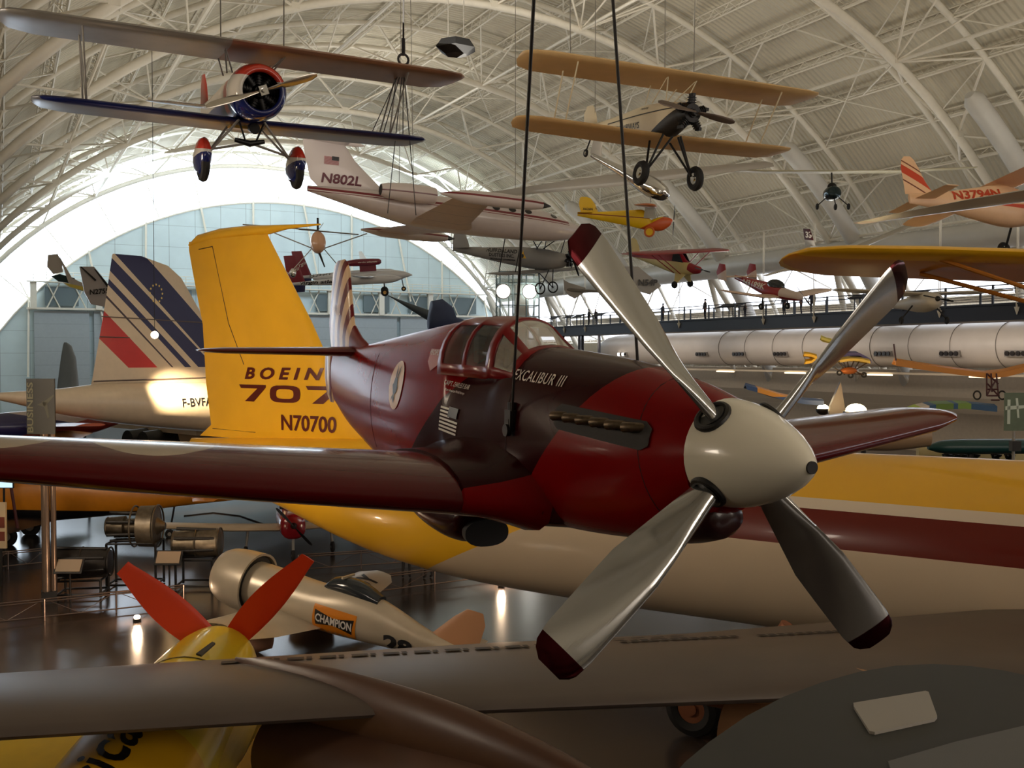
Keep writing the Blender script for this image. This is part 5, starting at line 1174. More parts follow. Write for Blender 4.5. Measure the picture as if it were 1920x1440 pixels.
# silver racer with the orange sponsor panel
RC_ROT = att(127.97, 9.47, 1.3); RP = Vector((5.628, 27.915, 1.5))
Rc = thing('silver_racer', 'silver low racing plane with big round cowl and CHAMPION panel', 'airplane', RP, RC_ROT)
Rc.scale = (1.089,) * 3
M_SV = mat('silver_paint', (182, 168, 146), rough=.32, metal=.25, noise=.08, nscale=1.5)
c = MB(); c.loft([[Vector((x, r * math.cos(2 * PI * i / 28), r * math.sin(2 * PI * i / 28))) for i in range(28)] for x, r in ((.25, .42), (.32, .50), (.28, .60), (.1, .68), (-.3, .74), (-.75, .76), (-.75, .70), (.1, .58))], False, False); c.build('cowling', M_SV, Rc, ang=60)
c = MB(); c.cyl((-.7, 0, 0), (-.2, 0, 0), .66, n=24); radial(c, 0, .52, 9); c.build('engine', M_BLK, Rc)
c = MB(); body_loft(c, [(-.55, .55, -.6, .56), (-1.3, .55, -.62, .54), (-2.6, .52, -.60, .48), (-3.6, .62, -.56, .42), (-4.4, .55, -.5, .34), (-5.6, .22, -.4, .22), (-6.9, 0, -.28, .04)], 26); rb = c.bvh(); c.build('fuselage', M_SV, Rc, ang=60)
c = MB(); body_loft(c, [(-2.7, .48, .4, .12), (-3.0, .78, .4, .24), (-3.7, .84, .4, .27), (-4.3, .64, .4, .2)], 14); c.build('canopy', mat('cabin_glass'), Rc, ang=60)
c = MB(); c.box((-3.3, 0, .86), (.05, .5, .05)); c.build('canopy_bow', M_SV, Rc)
full = [(-1.1, 0, 1.9, -.45, .12), (-1.2, 1.8, 1.6, -.35, .12), (-1.4, 3.5, 1.1, -.15, .11), (-1.7, 3.9, .5, -.1, .09)]
c = MB(); wing(c, [(x, -y, ch, z, t) for x, y, ch, z, t in reversed(full)] + full[1:], n=9); wv = c.bvh(); c.build('wing', M_SV, Rc, ang=60)
c = MB(); wing(c, [(-5.6, .05, 1.3, 0, .06), (-6.2, .7, .8, 0, .07), (-6.5, .95, .4, 0, .06)], lat=(0, 0, 1), n=6); c.build('fin', mat('peach_fin', (176, 128, 92), rough=.4), Rc)
for s in (-1, 1):
    c = MB(); body_loft(c, [(-.9, -.7, -.8, .05), (-1.1, -.5, -1.15, .14), (-1.7, -.5, -1.2, .15), (-2.3, -.6, -.9, .04)], 12); c.v = [(x, y + s * 1.2, z) for x, y, z in c.v]; o = c.build('wheel_pant', mat('pant_copper', (130, 92, 70), rough=.35), Rc)
    c = MB(); wheel(c, (-1.5, s * 1.2, -1.25), (0, 1, 0), .28, .16); c.build('wheel', [M_TYRE, M_CHR], Rc)
    st = [(-5.9, s * .05, .8, -.1, .06), (-6.1, s * 1.2, .5, -.05, .06)]; c = MB(); wing(c, st if s > 0 else st[::-1], n=6, camber=0); c.build('tailplane', M_SV, Rc)
M_SPO = mat('sponsor_orange', (206, 122, 24), rough=.4)
u, v = Vector((-1.15, 0, 0)), Vector((-.04, 0, .62)); o_ = Vector((-2.75, .6, -.42)); n_ = (0, 1, .25)
decal('sponsor_panel', poly_geo([(0, 0), (1, 0), (1, 1), (0, 1)]), M_SPO, Rc, o_, u, v, n_, rb, .01, .1)
decal('sponsor_bow_tie', poly_geo([(.04, .8), (.5, .62), (.96, .8), (.92, .22), (.5, .36), (.08, .22)]), BKM, Rc, o_, u, v, n_, rb, .016, .08)
decal('lettering', text_geo('CHAMPION', .03), WH, Rc, o_ + u * .08 + v * .34, u * .84, v * .32, n_, rb, .024, .08)
decal('race_number', text_geo('28', .05), BKM, Rc, (-4.65, .6, -.36), (-.75, 0, 0), (0, 0, .36), n_, rb, .012, .1)
decal('registration_lettering', text_geo('NX263Y', .05), BKM, Rc, (-2.35, -1.2, 1), (.05, -2.1, 0), (.62, 0, 0), (0, 0, 1), wv, .01, .2)
decal('race_number', text_geo('28', .05), BKM, Rc, (-1.7, 3.3, 1), (-.6, -.8, 0), (.5, 0, 0), (0, 0, 1), wv, .01, .2)

# small red-nosed plane facing the viewer
F_ROT = att(-99.1, 0, 0); FP_ = at(551, 987, 36.6)
Fr = thing('red_nosed_plane', 'small red-nosed plane with cream wings facing viewer on tricycle gear', 'airplane', FP_, F_ROT)
M_FR = mat('shiny_red', (130, 20, 30), rough=.14, coat=.6); M_FW = mat('cream_wing', (176, 158, 134), rough=.4)
c = MB(); body_loft(c, [(-.1, .32, -.42, .34, 2.8), (-.2, .42, -.5, .44, 2.6), (-1.0, .5, -.52, .48, 2.5), (-2.0, .55, -.46, .48), (-3.6, .4, -.2, .3), (-5.6, .35, .1, .05)], 22); c.build('fuselage', M_FR, Fr, ang=50)
c = MB(); c.ball((-1.8, 0, .5), .5, (1.4, .8, .7), 14, 7); c.build('canopy', mat('cabin_glass'), Fr)
full = [(-1.0, 0, 1.5, -.3, .13), (-1.0, 2.2, 1.5, -.2, .13), (-1.05, 4.5, 1.3, .0, .12), (-1.3, 4.8, .6, .03, .1)]
c = MB(); wing(c, [(x, -y, ch, z, t) for x, y, ch, z, t in reversed(full)] + [f for f in full[1:] if f[1] < 3] + [(-1.2, 2.6, 1.0, -.18, .1)], n=9); c.build('wing', M_FW, Fr, ang=60)
c = MB(); c.ball((-1.7, -4.9, .06), .26, (1.5, 1, 1), 14, 8); c.build('wing_tip_bulb', M_FR, Fr)
c = MB(); prop2(c, .1, .95, 42, .16); c.cyl((-.1, 0, 0), (.12, 0, 0), .12, .06, 12); c.build('propeller', M_BLK, Fr)
for x, y in ((-1.6, -1.6), (-1.6, 1.6), (-.3, 0)):
    c = MB(); wheel(c, (x, y, .22 - FP_.z), (0, 1, 0), .22, .15); c.bar((x, y, .3 - FP_.z), (x, y * .95, -.3), .05, 6, 1); c.build('wheel', [M_TYRE, M_STRUTG], Fr)
c = MB(); wing(c, [(-4.9, .3, .9, 0, .06), (-5.3, 1.2, .5, 0, .06)], lat=(0, 0, 1), n=6); c.build('fin', M_FR, Fr)

# orange and black biplane, tail to the right
OB_ROT = att(158, 0, 0); OP = at(452, 934, 42.0)
Ob = thing('orange_biplane', 'orange and black biplane with tail to the right under the red wing', 'airplane', OP, OB_ROT)
M_OR = mat('orange_body', (206, 128, 22), rough=.35, noise=.05, regions=[([('p', -.105, 0, 1, .16)], (20, 18, 20)), ([('p', .04, 0, -1, .62)], (20, 18, 20))])
c = MB(); body_loft(c, [(11.0, .5, -.6, .5), (10.2, 1.0, -.9, .75), (8.0, 1.25, -.85, .7, 2.4), (5.0, .85, -.62, .5, 2.4), (2.5, .42, -.3, .28), (.0, .05, -.05, .03)], 22); c.build('fuselage', M_OR, Ob, ang=60)
full = [(9.2, 0, 2.0, 0, .1), (9.2, 4.6, 1.8, .2, .1), (8.9, 5.0, .9, .2, .08)]
for z, nm in ((2.2, 'orange_wing'), (-.75, 'black_wing')):
    c = MB(); wing(c, [(x, -y, ch, z + zz, t) for x, y, ch, zz, t in reversed(full)] + [(x, y, ch, z + zz, t) for x, y, ch, zz, t in full[1:]], n=8)
    c.build(nm, mat(nm, (206, 128, 22) if z > 0 else (20, 18, 20), rough=.4), Ob, ang=60)
vstruts(Ob, [((8.6, s * 3.4, -.7), (9.0, s * 3.4, 2.2)) for s in (-1, 1)] + [((7.6, s * 3.4, -.7), (8.0, s * 3.4, 2.2)) for s in (-1, 1)], .06, mat('strut_maroon', (70, 16, 16), rough=.4))
for s in (-1, 1):
    c = MB(); wheel(c, (8.9, s * 1.2, -1.25), (0, 1, 0), .42, .28); c.bar((8.9, s * 1.1, -1.2), (8.6, s * .4, -.6), .07, 6); c.build('wheel', [M_TYRE, M_STRUTG], Ob)
    st = [(2.0, s * .05, 1.3, .1, .06), (1.6, s * 1.6, .8, .1, .06)]; c = MB(); wing(c, st if s > 0 else st[::-1], n=6, camber=0); c.build('tailplane', mat('orange_wing'), Ob)
c = MB(); wing(c, [(1.9, .1, 1.4, 0, .05), (1.2, 1.1, .8, 0, .06)], lat=(0, 0, 1), n=6); c.build('fin', mat('orange_wing'), Ob)
c = MB(); wheel(c, (2.9, 0, -1.45), (0, 1, 0), .2, .14); c.bar((2.9, 0, -1.4), (2.7, 0, -.3), .04, 6); c.build('tail_wheel', [M_TYRE, M_STRUTG], Ob)
# blue, red and white winged things farther left
Bw = thing('striped_floor_plane', 'blue, white and red winged plane low beneath the tail cone of the supersonic airliner', 'airplane', at(60, 800, 46), att(20, 0, 0))
c = MB(); body_loft(c, [(4, .1, -.1, .1), (2.5, .6, -.5, .6), (-1, .7, -.6, .7), (-5, .2, -.1, .1)], 18); c.build('fuselage', mat('navy_gloss', (44, 42, 92), rough=.3, coat=.3, noise=.05, regions=[([('p', .2, 0, 1, .45)], (196, 180, 176)), ([('p', .2, 0, -1, .2)], (150, 50, 34))]), Bw, ang=60)
full = [(1.4, 0, 2.2, 0, .1), (.9, 5.4, 1.3, .3, .1)]
c = MB(); wing(c, [(x, -y, ch, z, t) for x, y, ch, z, t in reversed(full)] + full[1:], n=8); c.build('wing', mat('striped_wing', (66, 60, 112), rough=.3, regions=[([('p', 0, -1, 0, 3.0)], (176, 84, 46)), ([('p', 0, 1, 0, 2.2)], (196, 186, 176))]), Bw, ang=60)
for s in (-1, 0, 1):
    c = MB(); wheel(c, (-.2 if s else 2.6, s * 1.2, -4.42), (0, 1, 0), .3, .2); c.bar((-.2 if s else 2.6, s * 1.2, -4.3), (0 if s else 2.4, s * .5, -.4), .06, 6); c.build('wheel', [M_TYRE, M_STRUTG], Bw)
Cr = thing('upright_tail_fin', 'grey rounded upright tail fin on a thin base against the end wall', 'tail fin', at_y(150, 745, 100), att(-27, 0, 0))
c = MB(); wing(c, [(0, 0, 2.2, 0, .3), (-.1, 1.5, 1.9, 0, .3), (-.3, 3.6, 1.4, 0, .3), (-.7, 4.7, .8, 0, .3), (-1.1, 5.0, .3, 0, .3)], lat=(0, 0, 1), n=8); c.box((-.8, 0, -.1), (4.2, 1.2, .12)); c.cyl((-.9, 0, -2.6), (-.9, 0, -.1), .3, n=10); c.build('blade', mat('shark_grey', (150, 158, 164), rough=.5), Cr, ang=60)

# yellow aeroplane with orange propeller blades, partly under the jet's wing
YA_ROT = att(64, 6, 0); YAP = at(402, 1250, 17.6)
Ya = thing('script_lettered_plane', 'fat yellow plane with orange propeller blades and black script lettering', 'airplane', YAP, YA_ROT)
M_YA = mat('lemon_yellow', (206, 178, 30), rough=.3, coat=.4, noise=.05, nscale=1.5, regions=[([('p', -1, 0, 0, 3.9), ('p', 0, 1, 0, -9)], (200, 150, 24))])
c = MB(); body_loft(c, [(.55, .35, -.35, .35), (.5, .50, -.55, .52), (.2, .66, -.72, .70), (-.5, .76, -.85, .84), (-1.6, .84, -.95, .92), (-3.0, .95, -1.0, .98), (-5.5, .9, -1.0, .98), (-8, .6, -.7, .6), (-11, .25, -.2, .1)], 32); yv = c.bvh(); c.build('fuselage', M_YA, Ya, ang=60)
c = MB()
for x in (-1.6,):
    pts = []
    for i in range(25):
        a = PI * i / 24; h = yv.ray_cast(Vector((x, 3 * math.cos(a), 3 * math.sin(a))), -Vector((0, math.cos(a), math.sin(a))))[0]
        if h: pts.append(h + Vector((0, math.cos(a), math.sin(a))) * .004)
    c.tube(pts, .014, 5)
c.build('cowl_seam', mat('seam_brown', (84, 66, 16)), Ya)
c = MB(); c.plate([(-1.1, -.35, .86), (-1.1, -.30, .88), (-1.7, -.22, .93), (-1.7, -.3, .90)], (0, 0, 1), .03); c.build('vent_slot', BKM, Ya)
M_OBL = mat('orange_blade', (206, 58, 20), rough=.4)
bl = MB(); bl.loft(blade_rings(2.35, .2, lambda t: .30 + .30 * math.sin(PI * min(1, t * .95 + .1)) if t < .95 else .28, lambda t: 20, lambda t: .12, 8, 18)); 
b0_ = bl.build('propeller_blade', M_OBL, Ya, ang=60)
b0_.matrix_local = Matrix.Translation((.62, 0, 0)) @ Matrix.Rotation(R_(42), 4, 'X')
for a in (-47, 132, 222):
    b = b0_.copy(); COL.objects.link(b); b.parent = Ya; b.matrix_local = Matrix.Translation((.62, 0, 0)) @ Matrix.Rotation(R_(a), 4, 'X')
c = MB(); c.ball((.6, 0, 0), .34, (1.3, 1, 1), 18, 10); c.build('spinner', M_YA, Ya)
full = [(-.6, 0, 4.5, -.25, .11), (-.7, 3.0, 4.0, -.2, .11), (-.9, 5.4, 3.4, -.15, .1), (-1.4, 6.2, 1.6, -.1, .09)]
c = MB(); wing(c, [(x, -y * .2, ch, z, t) for x, y, ch, z, t in reversed(full)] + full[1:], n=10); c.build('wing', mat('lemon_wing', (206, 170, 28), rough=.35, noise=.05), Ya, ang=60)
c = MB(); wing(c, [(-8.6, .3, 2, 0, .06), (-9.6, 2.0, 1, 0, .07)], lat=(0, 0, 1), n=6); c.build('fin', M_YA, Ya)
for x, y in ((-2.6, 1.2), (-2.6, -1.2)):
    c = MB(); wheel(c, (x, y, -YAP.z + .38), (0, 1, 0), .38, .26); c.bar((x, y, -YAP.z + .4), (x, y * .7, -.6), .08, 8, 1); c.build('wheel', [M_TYRE, M_STRUTG], Ya)
c = MB(); c.bar((-9.5, 0, -YAP.z + .15), (-9.2, 0, -.2), .07, 8); c.build('tail_strut', M_STRUTG, Ya)
decal('script_lettering', text_geo('American', .012, .35), BKM, Ya, (-7.6, .12, 2), (3.9, -.05, 0), (0.1, .66, 0), (0, .35, 1), yv, .012, .12)

# column with the green exhibit banner, engines on stands, screens
pb = on_floor(92, 1130)
po = thing('banner_stand', 'slim steel twin post with a black square foot carrying a banner', 'stand', pb)
c = MB(); c.box((0, 0, .18), (.42, .42, .36)); c.build('foot', mat('lamp_black'), po)
c = MB(); c.cyl((-.07, 0, .36), (-.07, 0, 6.6), .12, n=14); c.cyl((.15, 0, .36), (.15, 0, 6.6), .08, n=12); c.build('post', mat('column_steel', (150, 128, 112), rough=.3, metal=.8), po)
bn = thing('exhibit_banner', 'dark olive banner sign reading BUSINESS with an aeroplane silhouette', 'sign', at(77, 762, 30.2), att(-27, 0, 0))
c = MB(); c.box((0, 0, 0), (.84, .06, 1.66)); c.build('panel', mat('banner_olive', (27, 25, 16), rough=.5, noise=.2, nscale=2), bn)
decal('lettering', text_geo('BUSINESS', .02), mat('banner_letters', (100, 96, 70), rough=.5), bn, (-.22, 0, -.78), (0, 0, 1.5), (-.18, 0, 0), (0, -1, 0), None, .04)
decal('aeroplane_silhouette', join_geo([poly_geo([(0, .5), (.45, .62), (1, .85), (1, .78), (.55, .5), (.45, .42)]), poly_geo([(.3, .62), (.5, .3), (.62, .05), (.7, .1), (.6, .55)])]), mat('silhouette_pale', (58, 54, 36), rough=.5), bn, (-.1, 0, -.4), (.5, 0, 0), (0, 0, .9), (0, -1, 0), None, .04)
M_ALU = mat('dull_alloy', (104, 94, 80), rough=.4, metal=.7, noise=.25, nscale=6); M_FRM = mat('stand_frame', (30, 26, 24), rough=.5, metal=.3)
def stand(parent, x0, x1, y0, y1, h, z0):
    c = MB()
    for x in (x0, x1):
        for y in (y0, y1): c.bar((x, y, z0), (x, y, h), .04, 6)
    for z in (h, z0 + .1):
        for y in (y0, y1): c.bar((x0, y, z), (x1, y, z), .035, 6)
        for x in (x0, x1): c.bar((x, y0, z), (x, y1, z), .035, 6)
    c.build('stand', M_FRM, parent)
def jet_engine(px, py, label, prof, rot, h=1.4, col=M_ALU, detail=0):
    p = on_floor(px, py); o = thing('display_engine', label, 'engine', p, rot, 'aircraft engines on display stands')
    c = MB(); c.loft([[Vector((x, r * math.cos(2 * PI * i / 24), h + r * math.sin(2 * PI * i / 24))) for i in range(24)] for x, r in prof])
    for x in (prof[1][0], prof[-2][0], (prof[0][0] + prof[-1][0]) / 2):
        r = max(r_ for x_, r_ in prof if abs(x_ - x) < .45); c.torus((x, 0, h), (1, 0, 0), r, .03, 24, 6)
    c.build('casing', col, o, ang=40)
    c = MB()
    for k in range(7): a = 2 * PI * k / 7; c.cyl((prof[1][0] + .1, .48 * math.cos(a), h + .48 * math.sin(a)), (prof[-2][0] - .1, .42 * math.cos(a), h + .42 * math.sin(a)), .055, n=8)
    c.build('pipework', M_FRM, o); stand(o, prof[0][0] + .2, prof[-1][0] - .2, -.45, .45, h - .5, .02); return o
jet_engine(158, 1116, 'dark horizontal engine on the lowest stand behind the steel column', [(-.9, .2), (-.85, .42), (-.3, .46), (.5, .44), (.8, .36), (.82, .15)], att(-20, 0, 0), 1.05, mat('engine_gunmetal', (52, 48, 46), rough=.4, metal=.6, noise=.2, nscale=6))
jet_engine(262, 1098, 'jet engine with a large ribbed disc on a tall stand', [(-1.1, .08), (-1.0, .28), (-.45, .34), (-.4, .24), (.0, .26), (.05, .66), (.55, .68), (.6, .3), (.85, .1)], att(-24, 0, 0), 1.95)
jet_engine(372, 1100, 'jet engine with pale ribbed casing beside the silver racer cowl', [(-.8, .2), (-.75, .36), (-.1, .40), (.1, .44), (.7, .46), (.75, .3)], att(-24, 0, 0), 1.45)
def placard(px, py, label, h=1.0):
    o = thing('information_placard', label, 'sign', on_floor(px, py), att(-27, 0, 0)); c = MB(); c.bar((0, 0, 0), (0, 0, h), .03, 6); c.build('post', M_FRM, o)
    c = MB(); c.box((0, -.05, h + .1), (.85, .04, .5), rot=Matrix.Rotation(R_(-35), 3, 'X')); c.build('frame', M_FRM, o)
    c = MB(); c.box((0, -.075, h + .12), (.74, .03, .4), rot=Matrix.Rotation(R_(-35), 3, 'X')); c.build('sheet', mat('placard_tan', (150, 128, 104), rough=.6), o)
placard(132, 1128, 'tan information placard before the lowest engine'); placard(318, 1110, 'tan information placard before the pale ribbed engine')
tv = thing('video_screen', 'lit video screen at the left edge below the red wing', 'screen', at(6, 898, 36), att(-27, 0, 0))
c = MB(); c.box((0, 0, 0), (.75, .08, .66)); c.build('bezel', M_FRM, tv)
c = MB(); c.box((0, -.045, -.15), (.69, .01, .3)); c.build('lower_picture', emis('screen_blue', (176, 206, 226), 1.3), tv)
c = MB(); c.box((0, -.045, .16), (.69, .01, .28)); c.build('upper_picture', emis('screen_dim', (120, 124, 150), .8), tv)
c = MB(); c.bar((0, .04, -.3), (0, .04, -tv.location.z + .0), .04, 8); c.build('post', M_FRM, tv)
wp = thing('notice_board', 'pale lit notice board standing at the left edge', 'sign', at(0, 985, 33), att(-27, 0, 0))
c = MB(); c.box((0, 0, 0), (.42, .08, 1.5)); c.build('board', mat('board_cream', (226, 200, 160), rough=.6), wp)
c = MB(); c.box((.02, -.05, .1), (.3, .02, .35)); c.box((.02, -.05, -.35), (.3, .02, .3)); c.build('poster', mat('poster_red', (130, 60, 44), rough=.6), wp)
c = MB(); c.bar((0, .02, -.75), (0, .02, -wp.location.z), .05, 6); c.build('post', M_FRM, wp)

# low barrier rails
M_RAIL = mat('barrier_steel', (120, 104, 96), rough=.3, metal=.8)
def barrier(p, q, label, h=.62):
    o = thing('barrier_rail', label, 'railing', p, None, 'low exhibit barriers'); d = q - p; n = max(2, int(d.length / 1.6)); c = MB()
    for z in (h, h - .07, .12): c.bar((0, 0, z), d + Vector((0, 0, z)), .022, 5)
    for i in range(n + 1): c.bar(d * (i / n), d * (i / n) + Vector((0, 0, h)), .026, 6)
    for i in range(n * 2):
        a, b = d * (i / (2 * n)), d * ((i + 1) / (2 * n)); c.bar(a + Vector((0, 0, .12 if i % 2 else h)), b + Vector((0, 0, h if i % 2 else .12)), .01, 4)
    c.build('rail', M_RAIL, o); return o
barrier(on_floor(-60, 1180), on_floor(345, 1135), 'truss barrier rail crossing the polished floor before the engine stands')
barrier(on_floor(-60, 1075), on_floor(88, 1060), 'truss barrier rail behind the steel column at left')
barrier(on_floor(690, 1118), on_floor(930, 1086), 'truss barrier rail between silver racer and airliner belly')
barrier(on_floor(560, 1074), on_floor(790, 1058), 'rear truss barrier rail before the standing visitors')
for px, py, lb in ((257, 1166, 'small bright floor lamp between barrier and yellow plane'), (940, 1101, 'small bright floor lamp below the airliner belly')):
    o = thing('floor_lamp', lb, 'lamp', on_floor(px, py), None, 'bright lamps on the floor'); c = MB(); c.cyl((0, 0, 0), (0, 0, .10), .11, n=14); c.build('base', M_FRM, o)
    c = MB(); c.ball((0, 0, .14), .085, (1, 1, .7), 14, 8); c.build('bulb', emis('floor_bulb', (255, 226, 196), 30), o)
    d = bpy.data.lights.new('lamp_light', 'POINT'); d.energy = 90; d.color = (1, .7, .45); d.shadow_soft_size = .1
    l = bpy.data.objects.new('lamp_light', d); COL.objects.link(l); l.parent = o; l.location = (0, 0, .35)

# people: one continuous skinned body each
def person(p, h, heading, label, top, legs, pose=0, group=None, skin_c=(150, 112, 92), hair=(30, 24, 22)):
    o = thing('person', label, 'person', p, att(heading, 0, 0), group); k = h / 1.75
    J = [(0, 0, .95), (0, 0, 1.15), (0, 0, 1.42), (0, 0, 1.52), (.01, 0, 1.64), (0, .19, 1.42), (.03, .26, 1.14), (.10, .24, .90), (0, -.19, 1.42), (.03, -.26, 1.14), (.10, -.24, .90),
         (0, .10, .90), (.04, .11, .50), (-.02, .12, .08), (.12, .13, .03), (0, -.10, .90), (.00, -.11, .50), (-.05, -.12, .08), (.10, -.13, .03)]
    if pose == 1: J[6] = (.2, .2, 1.2); J[7] = (.42, .1, 1.22); J[9] = (.2, -.2, 1.2); J[10] = (.42, -.1, 1.22)
    if pose == 2: J[6] = (.18, .22, 1.25); J[7] = (.2, .05, 1.5)
    E_ = [(0, 1), (1, 2), (2, 3), (3, 4), (2, 5), (5, 6), (6, 7), (2, 8), (8, 9), (9, 10), (0, 11), (11, 12), (12, 13), (13, 14), (0, 15), (15, 16), (16, 17), (17, 18)]
    Rr = [.145, .14, .15, .06, .10, .06, .045, .035, .06, .045, .035, .09, .062, .045, .04, .09, .062, .045, .04]
    me = bpy.data.meshes.new('body'); me.from_pydata([(x * k, y * k, z * k) for x, y, z in J], E_, [])
    b = bpy.data.objects.new('body', me); COL.objects.link(b); b.parent = o
    sk = b.modifiers.new('skin', 'SKIN'); 
    for i, r in enumerate(Rr): me.skin_vertices[0].data[i].radius = (r * k, r * k * (1.25 if i in (0, 1, 2) else 1)); 
    me.skin_vertices[0].data[0].use_root = True
    b.modifiers.new('sub', 'SUBSURF').levels = 1; b.modifiers['sub'].render_levels = 1
    nm = 'person_%s_%s' % ('_'.join(map(str, top)), '_'.join(map(str, legs)))
    me.materials.append(mat(nm, legs, rough=.8, regions=[([('p', 0, 0, 1, .98 * k)], top), ([('p', 0, 0, 1, 1.5 * k)], skin_c), ([('s', .12, .24, .9, .16, 1, 1, 1)], skin_c), ([('s', .12, -.24, .9, .16, 1, 1, 1)], skin_c)]))
    c = MB(); c.ball((-.015 * k, 0, 1.66 * k), .115 * k, (1, .95, 1.1), 12, 8, zmin=-.2); c.build('hair', mat('hair_%d' % hair[0], hair, rough=.8), o)
    return o
person(on_floor(762, 1084), 1.75, 60, 'standing visitor in dark trousers, upper body hidden behind the airliner tail', (60, 56, 60), (18, 17, 20))
person(on_floor(803, 1084), 1.72, 100, 'second visitor in black skirt beside the barrier, half hidden by the airliner', (70, 60, 56), (22, 18, 20))
# cord on the floor
c = MB(); pts = [on_floor(x, y) + Vector((0, 0, .02)) for x, y in ((345, 968), (400, 962), (450, 968), (500, 985), (520, 992))]; c.tube(pts, .03, 5); o = c.build('power_cord', BKM); tag(o, 'dark cord curving across the floor behind the red-nosed plane', 'cord')
# ---------------------------------------------------------------- raised walkway along the right side
WX, WZ = 53.0, 10.6; Y0, Y1 = 14.0, 98.5
M_NAVY = mat('walkway_navy', (24, 26, 42), rough=.5, noise=.05); M_DKR = mat('railing_dark', (28, 30, 44), rough=.45)
wk_ = thing('raised_walkway', 'dark blue raised walkway with cable railing along the right side', 'walkway', (WX, Y0, 0))
Lw_ = Y1 - Y0
c = MB(); c.box((1.6, Lw_ / 2, WZ - .55), (3.2, Lw_, .9)); c.box((1.6, Lw_ / 2, WZ - .05), (3.4, Lw_, .1)); c.build('deck', M_NAVY, wk_)
for s, x in ((0, 0), (1, 3.2)):
    c = MB()
    for k in range(7): c.bar((x, 0, WZ + .2 + .15 * k), (x, Lw_, WZ + .2 + .15 * k), .016 if k < 6 else .035, 4)
    c.build('cable_rail', M_DKR, wk_)
    y = 0.0
    while y <= Lw_:
        c = MB(); c.box((x, y, WZ + .5), (.09, .12, 1.3)); c.build('rail_post', M_DKR, wk_); y += 3.4
y = 78.0
for yy in (80, 76, 8):
    for x in (.6, 2.6):
        c = MB(); c.cyl((x, yy, 0), (x, yy, WZ - 1), .16, n=10); c.build('support_post', M_NAVY, wk_)
# white hanger tips along the fascia
for k, px in enumerate((640, 0)): pass
def deck(px, dx=.2): 
    p = at_x(px, 600, WX + dx); return Vector((WX + dx, p.y, WZ))
for px, rl_ in ((1057, 'below the reading panels near the elevator tower'), (1096, 'by the seated-looking pair'), (1272, 'between the tall blade and the lone visitor'), (1430, 'under the low-wing plane'), (1525, 'right of the hand-raising visitor'), (1760, 'under the yellow wing'), (1905, 'at the right edge')):
    p = deck(px, -.12); o = thing('hanger_rod', 'thin pale hanger rod with cone tip ' + rl_, 'rod', p, None, 'pale hanger rods along the walkway')
    c = MB(); c.cyl((0, 0, -.3), (0, 0, 6.5), .03, n=5); c.cyl((.12, 0, -.3), (.12, 0, 6.5), .03, n=5); c.build('rod', M_STEEL, o)
    c = MB(); c.cyl((.06, 0, -.7), (.06, 0, -.25), .02, .16, 8); c.build('tip', M_STEEL, o)
for px, lb in ((1040, 'dark slanted reading panel nearest the elevator tower'), (1066, 'dark slanted reading panel second from the tower'), (1085, 'small dark reading panel beside the seated pair'), (1124, 'dark reading panel just right of the pair'),
        (1361, 'dark reading panel by the low-wing plane'), (1380, 'dark reading panel below lettering of the low-wing plane'), (1610, 'dark reading panel behind the big propeller blade'), (1720, 'dark reading panel under the yellow wing')):
    p = deck(px, .9); o = thing('reading_panel', lb, 'sign', p, None, 'reading panels on the walkway'); c = MB(); c.box((0, 0, 1.05), (.7, 1.5, .07), rot=Matrix.Rotation(R_(-22), 3, 'Y')); c.build('panel', M_DKR, o)
    c = MB(); c.bar((0, -.4, 0), (0, -.4, 1.0), .04, 5); c.build('leg', M_DKR, o); c = MB(); c.bar((0, .4, 0), (0, .4, 1.0), .04, 5); c.build('leg', M_DKR, o)
ppl = [(1104, 1.7, 0, 'walkway visitor in dark jacket left of the fair-haired one', (40, 36, 40), (26, 26, 34), 0), (1117, 1.65, 20, 'fair-haired walkway visitor leaning at the rail', (66, 50, 46), (30, 30, 40), 1),
       (1163, 1.7, 0, 'walkway visitor partly hidden by the upper left blade', (34, 36, 46), (24, 24, 32), 0), (1243, 1.7, 180, 'walkway visitor behind the tall polished blade', (36, 34, 44), (24, 24, 32), 1),
       (1322, 1.8, 170, 'lone walkway visitor standing in profile in a long dark coat', (60, 48, 46), (40, 36, 44), 0), (1470, 1.75, 180, 'walkway visitor under the low-wing plane nose', (40, 40, 56), (28, 28, 38), 0),
       (1502, 1.75, 150, 'walkway visitor raising a hand to the face', (62, 62, 84), (40, 42, 62), 2), (1523, 1.78, 200, 'walkway visitor with arms down right of the hand-raiser', (50, 50, 74), (36, 36, 54), 0),
       (1397, 1.2, 180, 'small walkway visitor beside the reading panel', (60, 62, 80), (44, 46, 60), 0)]
for px, h, hd_, lb, tp, lg, ps in ppl:
    person(deck(px, 1.6), h, hd_, lb, tp, lg, ps, 'visitors on the raised walkway', hair=(190, 150, 120) if px == 1117 else (30, 24, 22))

